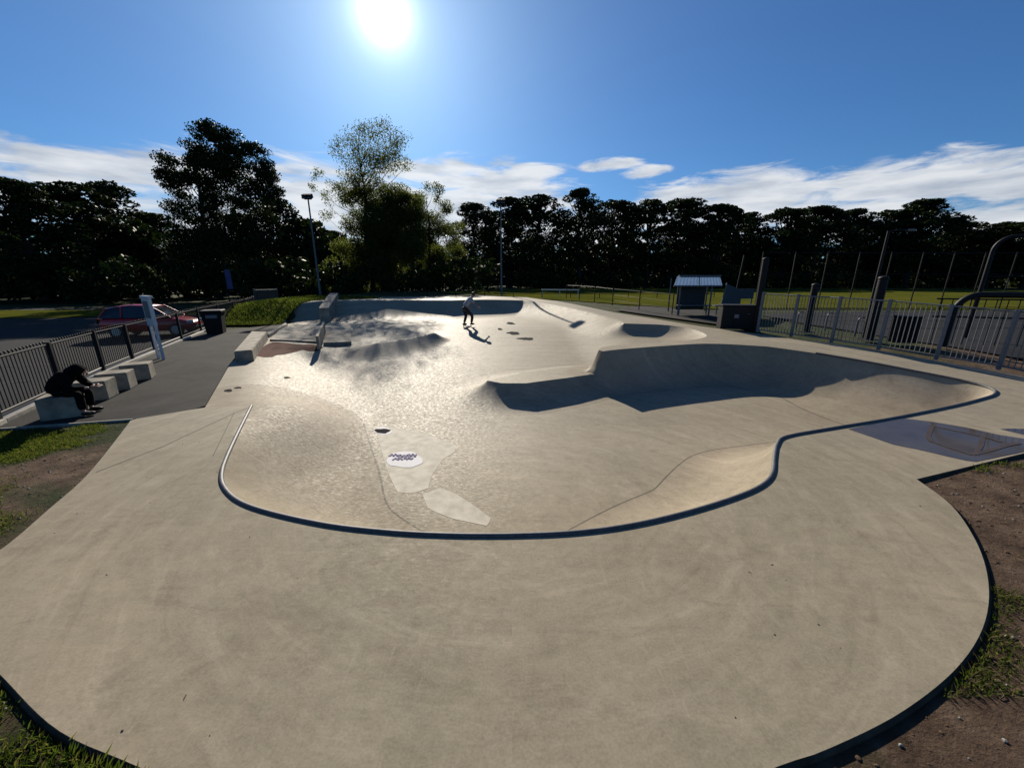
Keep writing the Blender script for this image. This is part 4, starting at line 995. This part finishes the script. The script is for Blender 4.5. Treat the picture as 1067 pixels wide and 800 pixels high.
def skater():
    x, y = GS(487, 340.5); z = surf1(x, y)
    bd = thing('skateboard', (x, y, z), 'dark skateboard under the feet of the skater', 'skateboard', R(70))
    pts = [(-.4, .1), (-.3, .055), (0, .05), (.3, .055), (.4, .1)]
    P = catmull(pts, 5); vs = []; fs = []
    for (a, h) in P:
        w = .1 * math.sqrt(max(0, 1 - max(0, (abs(a) - .3) / .1) ** 2 * .98))
        vs += [(a, -w, h + .045), (a, w, h + .045), (a, -w, h + .033), (a, w, h + .033)]
    n = len(P)
    for i in range(n - 1):
        o = i * 4; fs += [(o, o + 4, o + 5, o + 1), (o + 2, o + 3, o + 7, o + 6), (o, o + 2, o + 6, o + 4), (o + 1, o + 5, o + 7, o + 3)]
    MB().add(vs, fs).build('board_deck', M_BOARD, bd, 50)
    for a in (-.24, .24):
        tr = MB().tube([(a, -.08, .045), (a, .08, .045)], .012, 6).build('truck', M_GALV, bd)
        for s in (-1, 1): MB().tube([(a, s * .075, .03), (a, s * .11, .03)], .03, 12).build('wheel', M_WPAINT, tr, 40)
    # the rider looks away from the camera, to the right; trunk bent forward
    t = thing('person', (x, y, z + .098), 'person in a pale shirt and black trousers riding a skateboard, bent forward', 'person', R(22))
    # local: +X forward, +Y left, Z up
    fl, fr = (-.17, .06, .02), (.2, -.05, .02)
    kl, kr = (-.02, .10, .46), (.25, -.12, .46); hip = (-.14, 0, .86); hl = (-.14, .1, .84); hr = (-.12, -.1, .84)
    ch = (.16, 0, 1.22); nk = (.27, 0, 1.37); hd = (.37, 0, 1.46)
    sl, sr = (.18, .18, 1.29), (.18, -.18, 1.29); el, er = (.1, .36, 1.06), (.32, -.34, 1.08); wl, wr = (.24, .42, .86), (.5, -.38, .9)
    ex = MB(); fd = Vector((.9, 0, -.35)); head(ex, Vector(hd) + Vector((.01, 0, .03)), fd, (.35, 0, .9))
    hand(ex, wl, Vector(wl) - Vector(el), (0, 1, 0)); hand(ex, wr, Vector(wr) - Vector(er), (0, -1, 0))
    body = skin_mesh('body', [([hip, (.0, 0, 1.04), ch, (.23, 0, 1.32), nk, hd, (.42, 0, 1.55)], [.12, .115, .13, .1, .055, .085, .08]),
                              ([ch, sl, el, wl], [.1, .06, .043, .03], (0, 2)), ([ch, sr, er, wr], [.1, .06, .043, .03], (0, 2)),
                              ([hip, hl, kl, fl], [.1, .085, .06, .04], (0, 0)), ([hip, hr, kr, fr], [.1, .085, .06, .04], (0, 0))], M_SKIN, t, 2, ex)
    skin_mesh('shirt', [([(-.13, 0, .9), (.0, 0, 1.05), ch, (.22, 0, 1.32), (.25, 0, 1.35)], [(.16, .15), (.155, .14), (.17, .15), (.12, .12), (.08, .08)]),
                        ([ch, sl, (.15, .28, 1.17), (.11, .34, 1.09)], [.1, .09, .075, .068], (0, 2)), ([ch, sr, (.25, -.27, 1.18), (.3, -.32, 1.1)], [.1, .09, .075, .068], (0, 2))], M_SHIRT, t, 2)
    skin_mesh('trousers', [([(-.12, 0, .93), hip], [(.15, .14), (.15, .14)]), ([hip, hl, kl, (-.14, .075, .1)], [.1, .115, .085, .065], (0, 1)), ([hip, hr, kr, (.205, -.065, .1)], [.1, .115, .085, .065], (0, 1))], M_TROU, t, 2)
    for f, k in ((fl, .5), (fr, .3)): 
        m = MB(); m.ball((f[0] + .05, f[1], f[2] + .025), .075, 10, 6, (1.75, .75, .65)); m.build('shoe', M_BLACK, t, 60)
    m = MB(); m.ball((hd[0] + .0, 0, hd[2] + .075), .105, 12, 8, (1.02, .9, .98)); m.build('hair', M_HAIR, t, 60)
skater()

def sitter():
    p = G(56, 438); x, y = p[0] - .05, p[1] + .25
    t = thing('person', (x, y, 0), 'hunched person in a black hooded top sitting on a cube seat', 'person', R(22)); t.scale = (.84, .84, .8)
    # local +X forward
    hip = (-.05, 0, .53); ch = (.16, 0, .86); nk = (.33, 0, .97); hd = (.44, 0, 1.0)
    kl, kr = (.38, .17, .53), (.38, -.17, .53); al, ar = (.33, .18, .09), (.36, -.16, .09); fl, fr = (.49, .2, .05), (.52, -.18, .05)
    sl, sr = (.2, .2, .95), (.2, -.2, .95); el, er = (.32, .28, .66), (.32, -.28, .66); wl, wr = (.55, .1, .62), (.55, -.1, .62)
    ex = MB(); head(ex, (.45, 0, 1.01), (.7, 0, -.6), (.6, 0, .7)); hand(ex, wl, (.6, -.35, .15), (0, 0, 1)); hand(ex, wr, (.6, .35, .15), (0, 0, 1))
    skin_mesh('body', [([hip, (.02, 0, .72), ch, (.26, 0, .94), nk, hd, (.49, 0, 1.07)], [.13, .13, .14, .1, .06, .085, .08]),
                       ([ch, sl, el, wl], [.1, .06, .045, .03], (0, 2)), ([ch, sr, er, wr], [.1, .06, .045, .03], (0, 2)),
                       ([hip, (.0, .1, .52), kl, al, fl], [.1, .09, .06, .04, .035], (0, 0)), ([hip, (.0, -.1, .52), kr, ar, fr], [.1, .09, .06, .04, .035], (0, 0))], M_SKIN, t, 2, ex)
    skin_mesh('hooded_top', [([(-.08, 0, .5), (.0, 0, .7), ch, (.25, 0, .95), (.32, 0, 1.0), (.41, 0, 1.06), (.5, 0, 1.11)], [(.2, .18), (.2, .18), (.22, .19), (.16, .15), (.14, .135), (.145, .14), (.125, .11)]),
                             ([ch, sl, el, (.5, .12, .63)], [.12, .1, .075, .05], (0, 2)), ([ch, sr, er, (.5, -.12, .63)], [.12, .1, .075, .05], (0, 2))], M_HOOD, t, 2)
    skin_mesh('trousers', [([(-.1, 0, .52), (-.02, 0, .53)], [(.17, .14), (.17, .14)]), ([(-.02, 0, .53), (.06, .12, .53), kl, (.335, .18, .13)], [.1, .115, .085, .068], (0, 1)), ([(-.02, 0, .53), (.06, -.12, .53), kr, (.365, -.16, .13)], [.1, .115, .085, .068], (0, 1))], M_HOOD, t, 2)
    for a in (al, ar): MB().ball((a[0] + .08, a[1], .05), .075, 10, 6, (1.8, .75, .68)).build('shoe', M_BLACK, t, 60)
sitter()

# ------------------------------------------------------------------ vegetation
def leaves(n, centre, rad, size, r, shell=.55):
    """n random leaf quads in an ellipsoid clump -> (4n,3) verts"""
    d = r.normal(size=(n, 3)); d /= np.linalg.norm(d, axis=1)[:, None]
    q = (shell + (1 - shell) * r.random(n)) ** .6; P = centre + d * q[:, None] * rad
    a = r.normal(size=(n, 3)); a /= np.linalg.norm(a, axis=1)[:, None]; b = np.cross(a, r.normal(size=(n, 3))); b /= np.linalg.norm(b, axis=1)[:, None]
    s = size * r.uniform(.6, 1.35, n)[:, None]
    return np.stack([P - a * s * .5, P - b * s * .3 + a * s * .08, P + a * s * .5, P + b * s * .3 + a * s * .08], 1).reshape(-1, 3)
def crown_mesh(name, V, mat, parent, r):
    n = len(V) // 4; tone = np.repeat(r.random(n), 4)
    return mesh_np(name, V, np.arange(4 * n).reshape(-1, 4), mat, parent, None, {'tone': tone})
def tree(name, H, W, seed, label, group, nclump=42, per=190, leaf=.42, base=.32, flat=.75, mat=None, top=0.0, grp=True, trunk_r=.3):
    r = np.random.default_rng(seed); t = thing(name, (0, 0, 0), label, 'tree', 0, group)
    cl = []
    for k in range(nclump):
        f = r.random() ** .85; z = H * (base + (1 - base) * f)
        prof = math.sin(math.pi * min(1, (.12 + .88 * f)) ** (.8 + top)) ** .6
        a = r.uniform(0, 6.283); rr = W * prof * math.sqrt(r.random()) * .82
        cr = H * r.uniform(.045, .085) * (1.2 - .4 * f)
        cl.append((np.array((rr * math.cos(a), rr * math.sin(a), min(z, H - cr * flat))), np.array((cr, cr, cr * flat))))
    V = np.vstack([leaves(int(per * r.uniform(.6, 1.3)), c, rad, leaf, r) for c, rad in cl])
    m = MB(); hs = np.linspace(0, .82, 7); wob = r.normal(scale=.012 * H, size=(7, 2)); wob[0] = 0
    tp = [(wob[i, 0], wob[i, 1], H * h) for i, h in enumerate(hs)]
    m.tube(tp, [trunk_r * (1.25 if i == 0 else 1 - .14 * i) for i in range(7)], 8)
    for c, rad in cl[::2]:
        f = np.clip(c[2] / H - .18, .12, .78); i = f / .82 * 6; k = int(i); q = np.array(tp[k]) * (1 - (i - k)) + np.array(tp[min(k + 1, 6)]) * (i - k)
        mid = (q + c) / 2 + np.array((0, 0, -.03 * H)); m.tube([q, mid, c], [trunk_r * .36, trunk_r * .22, trunk_r * .07], 5)
    m.build('trunk', M_BARK, t, 60); crown_mesh('crown', V, mat or M_LEAF, t, r); return t
G_T = 'dark trees along the back of the park'
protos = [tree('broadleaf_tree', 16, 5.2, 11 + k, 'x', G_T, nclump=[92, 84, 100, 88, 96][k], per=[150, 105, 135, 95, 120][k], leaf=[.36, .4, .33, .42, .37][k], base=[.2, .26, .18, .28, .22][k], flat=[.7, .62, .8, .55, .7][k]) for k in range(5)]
ROW = [  # px, top py, distance, half width px, label
 (8, 186, 46, 52, 'green edged dark tree at the extreme left of the photo'), (70, 190, 54, 48, 'round topped dark tree second from the left'), (112, 189, 60, 34, 'feathery topped dark tree third from the left'),
 (152, 222, 62, 40, 'low dark tree filling the gap left of the tallest dark tree'), (285, 205, 60, 36, 'dark tree sloping down right of the tallest dark tree'), (318, 228, 64, 34, 'small dark tree behind the left floodlight'), (342, 240, 66, 30, 'small dark tree just left of the airy tree'),
 (494, 212, 66, 36, 'dark tree just left of the lone floodlight top'), (530, 206, 70, 36, 'dark tree directly behind the lone floodlight'), (562, 203, 72, 36, 'dark tree first to the right of the lone floodlight'), (606, 197, 70, 32, 'dark tree with the highest flat top in the right row'),
 (640, 209, 74, 36, 'dark tree below the small separate cloud'), (680, 208, 72, 38, 'dark tree left of the shelter roof'), (716, 207, 74, 38, 'dark tree straight above the shelter roof'), (752, 213, 72, 36, 'dark tree right of the shelter roof'),
 (782, 221, 76, 28, 'thin dark tree left of the bright gap in the right row'), (822, 217, 70, 34, 'dark tree right of the bright gap in the right row'), (856, 215, 72, 38, 'dark tree behind the tall black post'), (892, 218, 74, 34, 'dark tree behind the slim armed pole'),
 (928, 219, 72, 34, 'dark tree first right of the slim armed pole'), (966, 208, 70, 38, 'dark tree with a raised crown near the hoop frame'), (1004, 232, 72, 40, 'low dark tree behind the hoop frame'), (1046, 232, 66, 44, 'low dark tree at the right edge above the goal arch'), (1092, 226, 62, 46, 'dark tree cut by the right edge of the photo')]
used = set()
for i, (px, py, Y, hw, lab) in enumerate(ROW):
    k = (i * 3 + i // 5) % 5
    if k in used: o = copy_tree(protos[k])
    else: o = protos[k]; used.add(k)
    top = atY(px, py, Y); gz = float(T(top.x, Y)) - .1; s = (top.z - gz) / 16; w = hw / 400 * Y / 4.3
    o.location = (top.x, Y, gz); o.scale = (w, w, s); o.rotation_euler = (0, 0, i * 2.3); o['label'] = lab
# tallest dark tree: spreading crown in layered tufts
def px_tree(name, Y, clumps, base_px, label, mat, leaf, per, seed, flat=.8, trunk_r=.4, limbs=True, depth=2.4):
    r = np.random.default_rng(seed); b = atY(base_px, 300, Y); gz = float(T(b.x, Y)) - .1
    t = thing(name, (b.x, Y, gz), label, 'tree'); o = np.array((b.x, Y, gz)); V = []; cs = []
    for (px, py, rp, dens) in clumps:
        n0 = max(1, int(round(rp / 9)))
        for q in range(n0 * 5):
            a = r.uniform(0, 6.283); k = math.sqrt(r.random()) * .8
            yy = Y + r.uniform(-depth, depth) * (rp / 30)
            c = np.array(atY(px + rp * k * math.cos(a), py + rp * k * math.sin(a), yy)) - o
            cr = rp / 400 * Y * r.uniform(.4, .72)
            V.append(leaves(int(per * dens * (cr ** 2)), c, np.array((cr, cr, cr * flat)), leaf, r, .1)); cs.append(c)
    top = max(c[2] for c in cs); m = MB(); tp = [np.array((.012 * math.sin(i * 1.7) * top, .01 * math.cos(i) * top, top * .9 * i / 7)) for i in range(8)]; tp[0] *= 0
    m.tube([tuple(p) for p in tp], [trunk_r * (1.3 if i == 0 else 1 - .125 * i) for i in range(8)], 9)
    for c in cs[::5]:
        f = np.clip(c[2] / top - .2, .1, .85); i = f / .9 * 7; k = int(i); q = tp[k] * (1 - (i - k)) + tp[min(k + 1, 7)] * (i - k)
        m.tube([tuple(q), tuple((q + c) / 2 + np.array((0, 0, -.35))), tuple(c)], [trunk_r * .2, trunk_r * .1, trunk_r * .03], 5)
    m.build('trunk', M_BARK, t, 60); crown_mesh('crown', np.vstack(V), mat, t, r); return t
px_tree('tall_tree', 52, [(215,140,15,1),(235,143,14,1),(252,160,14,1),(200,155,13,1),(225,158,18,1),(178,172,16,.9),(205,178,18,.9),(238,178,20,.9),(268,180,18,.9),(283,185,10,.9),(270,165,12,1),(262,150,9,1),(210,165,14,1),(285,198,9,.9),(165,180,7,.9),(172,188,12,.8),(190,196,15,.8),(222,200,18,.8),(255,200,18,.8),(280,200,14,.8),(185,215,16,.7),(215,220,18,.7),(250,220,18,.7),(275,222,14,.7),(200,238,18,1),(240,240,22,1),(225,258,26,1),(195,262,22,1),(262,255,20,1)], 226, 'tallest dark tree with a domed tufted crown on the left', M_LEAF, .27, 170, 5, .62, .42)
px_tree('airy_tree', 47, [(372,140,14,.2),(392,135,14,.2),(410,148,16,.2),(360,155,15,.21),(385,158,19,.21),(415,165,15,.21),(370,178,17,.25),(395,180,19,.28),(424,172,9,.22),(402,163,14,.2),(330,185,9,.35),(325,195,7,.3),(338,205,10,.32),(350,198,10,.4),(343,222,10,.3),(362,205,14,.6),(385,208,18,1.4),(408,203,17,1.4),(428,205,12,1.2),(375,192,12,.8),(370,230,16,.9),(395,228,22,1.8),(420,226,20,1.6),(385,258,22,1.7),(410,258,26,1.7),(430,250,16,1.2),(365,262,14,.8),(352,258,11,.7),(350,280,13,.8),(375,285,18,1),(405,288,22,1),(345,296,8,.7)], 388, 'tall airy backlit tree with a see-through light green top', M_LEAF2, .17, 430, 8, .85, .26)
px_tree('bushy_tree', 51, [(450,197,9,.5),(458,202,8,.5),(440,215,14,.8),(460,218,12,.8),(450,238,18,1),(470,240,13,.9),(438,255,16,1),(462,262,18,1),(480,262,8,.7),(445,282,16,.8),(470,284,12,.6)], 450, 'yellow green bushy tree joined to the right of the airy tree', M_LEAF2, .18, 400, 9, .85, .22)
def bare_tree():
    r = np.random.default_rng(3); b = atY(305, 300, 58); t = thing('bare_tree', (b.x, 58, float(T(b.x, 58)) - .1), 'bare twiggy treetop showing against the cloud beside the left floodlight', 'tree')
    H = atY(305, 204, 58).z; m = MB(); m.tube([(0, 0, 0), (.2, 0, H * .4), (.1, .1, H * .7), (0, 0, H)], [.25, .18, .1, .02], 7)
    for k in range(26):
        z = H * r.uniform(.45, .95); a = r.uniform(0, 6.28); l = (1.05 - z / H) * H * .3 * r.uniform(.5, 1.2); d = np.array((math.cos(a), math.sin(a), 1.1))
        p = np.array((.1, .05, z)); m.tube([tuple(p), tuple(p + d * l * .5), tuple(p + d * l + r.normal(scale=.15, size=3))], [.05, .03, .01], 4)
    m.build('trunk', M_BARK, t, 60)
bare_tree()
def backing_hills():  # unseen ridge added as dark backing to close bright sky gaps
    xs = np.linspace(-420, 420, 170); V = []; r = np.random.default_rng(4)
    for k, (yy, hh) in enumerate(((104, -1), (108, 4.5), (116, 7.2), (150, 8.5))):
        for x in xs: V.append((x, yy + abs(x) * .05, hh + (1.1 * math.sin(x * .11) + .7 * math.sin(x * .31 + k) + r.normal(scale=.35)) * (k > 0)))
    n = len(xs); struct(mesh_np('backing_hills', V, [(k * n + i, k * n + i + 1, (k + 1) * n + i + 1, (k + 1) * n + i) for k in range(3) for i in range(n - 1)], M_HILL, None, 30))
backing_hills()
def woodland():
    r = np.random.default_rng(21); V = []
    for k in range(760):
        x = r.uniform(-125, 135); y = r.uniform(76, 92) - abs(x) * .12 if x > -20 else r.uniform(60, 84) - abs(x) * .12
        z = 9.5 * r.random() ** 1.4; rr = r.uniform(1.6, 3.0)
        V.append(leaves(110, np.array((x, y, z)), np.array((rr, rr, rr * .8)), .95, r, .2))
    for k in range(420):
        x = r.uniform(-150, 170); y = r.uniform(94, 100); z = r.uniform(-.5, 7); V.append(leaves(60, np.array((x, y, z)), np.array((3.2, 2, 2.4)), 1.9, r, .1))
    o = crown_mesh('woodland', np.vstack(V), M_LEAF, None, r); tag(o, 'dark mass of undergrowth and far wood below the treetops', 'woodland', None, 'stuff')
woodland()
def hedge():
    r = np.random.default_rng(22); V = []
    for k in range(200):
        x = r.uniform(-75, -2); y = 44 + r.uniform(-1.5, 6) + (x + 30) * .03; z = r.uniform(.2, 3.6); rr = r.uniform(.9, 1.6)
        V.append(leaves(110, np.array((x, y, z + .3)), np.array((rr, rr, rr * .8)), .5, r, .2))
    for k in range(90):
        x = r.uniform(0, 60); y = 66 + r.uniform(-1, 3); z = r.uniform(.2, 2.6); rr = r.uniform(1.0, 1.7)
        V.append(leaves(90, np.array((x, y, z + .3)), np.array((rr, rr, rr * .8)), .6, r, .2))
    o = crown_mesh('undergrowth', np.vstack(V), M_LEAF, None, r); tag(o, 'dark scrub at the foot of the tree row', 'scrub', None, 'stuff')
hedge()
def grass():
    r = np.random.default_rng(31)
    n = 620000; m0 = n * 2 // 3
    X = np.vstack([np.column_stack([r.uniform(-9.2, -1.2, m0), r.uniform(.3, 7.2, m0)]), np.column_stack([r.uniform(1.0, 8.5, n - m0), r.uniform(.4, 5.6, n - m0)])])
    nz = np.zeros(n); 
    for (fx, fy, p, a) in ((1.3, .9, .4, 1), (.7, 1.7, 2.1, .8), (2.9, 2.3, 1.2, .6), (4.7, 5.1, .3, .4), (8.3, 7.1, 2.6, .3)): nz += a * np.sin(X[:, 0] * fx + p + 1.3 * np.sin(X[:, 1] * fy)) * np.cos(X[:, 1] * fy * 1.1 + p * 2)
    d = seg_dist(X, np.vstack([outline, outline[:1]])); out = ~inside(X, outline) & (d > .03) & (left_of_fence(X) < -.1) & ~inside(X, path_poly)
    left = X[:, 0] < 0
    thr = np.where(left, -.15 + .55 * (X[:, 1] < 3.2) + .85 * np.exp(-d / .4) * (X[:, 1] > 3), 1.55)
    near_tuft = (~left) & (d < .75) & (np.abs(X[:, 1] - 2.35) < .62)
    thr = np.where(near_tuft, .15, thr); thr = np.where(~left & (d > 1.6), 1.5, thr)
    keep = out & (nz + r.normal(scale=.25, size=n) > thr) & (np.abs(X[:, 0]) / np.maximum(X[:, 1], .3) < 2.6)
    X = X[keep]; n = len(X); z = land(X) - .01
    h = r.uniform(.018, .055, n) * (1 + .5 * np.clip(nz[keep] - .5, 0, 1)); a = r.uniform(0, 6.283, n); ln = r.uniform(.2, 1.0, n) * h; w = r.uniform(.0025, .006, n)
    b = np.column_stack([X, z]); s = np.column_stack([-np.sin(a), np.cos(a), np.zeros(n)]) * w[:, None]; f = np.column_stack([np.cos(a) * ln, np.sin(a) * ln, np.zeros(n)])
    up = np.zeros((n, 3)); up[:, 2] = h
    V = np.stack([b - s, b + s, b + s * .5 + f * .45 + up * .65, b + f + up], 1).reshape(-1, 3)
    o = mesh_np('grass', V, np.arange(4 * n).reshape(-1, 4), M_GRASS, None, None, {'tone': np.repeat(r.random(n), 4)})
    tag(o, 'patchy tufts of grass on the bare soil round the slab', 'grass', None, 'stuff')
    k = 34000; Y = np.column_stack([r.uniform(-21, -9, k), r.uniform(20.3, 30.5, k)])
    Y = Y[inside(Y, mnd)]; k = len(Y); zz = T(Y[:, 0], Y[:, 1]) + .01; h = r.uniform(.06, .17, k); a = r.uniform(0, 6.283, k); w = r.uniform(.008, .014, k); ln = h * r.uniform(.2, .8, k)
    b = np.column_stack([Y, zz]); s_ = np.column_stack([-np.sin(a), np.cos(a), np.zeros(k)]) * w[:, None]; f = np.column_stack([np.cos(a) * ln, np.sin(a) * ln, np.zeros(k)]); up = np.zeros((k, 3)); up[:, 2] = h
    V = np.stack([b - s_, b + s_, b + s_ * .5 + f * .45 + up * .65, b + f + up], 1).reshape(-1, 3)
    o = mesh_np('grass', V, np.arange(4 * k).reshape(-1, 4), M_GRASS, None, None, {'tone': np.repeat(r.random(k) ** 1.3 * .9, 4)}); tag(o, 'rough green grass on the bank left of the ramps', 'grass', None, 'stuff')
    # crumbs of soil, stones and twigs
    m = 2600; Y = np.column_stack([r.uniform(-9, 9, m), r.uniform(.1, 8, m)]); k = ~inside(Y, outline) & (left_of_fence(Y) < -.1) & ~inside(Y, path_poly) & (seg_dist(Y, np.vstack([outline, outline[:1]])) > .03); Y = Y[k]; z = land(Y); mb = MB()
    for p, q in zip(Y, z):
        rr = r.uniform(.004, .016) if r.random() > .04 else r.uniform(.012, .02); mb.ball((p[0], p[1], q + rr * .3), rr, 5, 3, (1, r.uniform(.6, 1), .6))
    cl = MB(); m = 5200; Q = np.column_stack([r.uniform(.8, 7.5, m), r.uniform(.4, 6.2, m)]); Q2 = np.column_stack([r.uniform(-8, -1.5, 2400), r.uniform(.5, 6.5, 2400)]); Q = np.vstack([Q, Q2])
    Q = Q[~inside(Q, outline) & ~inside(Q, path_poly) & (seg_dist(Q, np.vstack([outline, outline[:1]])) > .02)]; zq = land(Q)
    for p, q in zip(Q, zq):
        rr = .003 + .014 * r.random() ** 4; cl.ball((p[0], p[1], q + rr * .1), rr, 6, 4, (r.uniform(.7, 1.6), r.uniform(.6, 1.1), r.uniform(.4, .8)))
        if r.random() < .06:
            a = r.uniform(0, 6.28); l = r.uniform(.03, .11); cl.tube([(p[0], p[1], q + .006), (p[0] + l * .5 * math.cos(a), p[1] + l * .5 * math.sin(a), q + .012), (p[0] + l * math.cos(a + .3), p[1] + l * math.sin(a + .3), q + .005)], .003, 4)
    tag(cl.build('soil', M_CLOD), 'loose crumbs of brown soil and twigs beside the slab', 'soil', None, 'stuff')
    o = mb.build('gravel', M_KERB); tag(o, 'scattered stones on the bare soil', 'gravel', None, 'stuff')
    m = 160; mb = MB(); Y = np.column_stack([r.uniform(-7, 8, m), r.uniform(1.1, 8, m)])
    k = inside(Y, outline) & ~inside(Y, bowl_poly); Y = Y[k]; z = T(Y[:, 0], Y[:, 1])
    for p, q in zip(Y, z):
        if r.random() < .25:
            a = r.uniform(0, 6.28); l = r.uniform(.012, .035); mb.tube([(p[0], p[1], q + .003), (p[0] + l * math.cos(a), p[1] + l * math.sin(a), q + .004)], .0022, 4)
        else: rr = r.uniform(.002, .006); mb.ball((p[0], p[1], q + rr * .4), rr, 5, 3, (1.4, 1, .6))
    o = mb.build('litter_specks', M_WOOD); tag(o, 'tiny twigs and grit scattered over the concrete deck', 'grit', None, 'stuff')
grass()
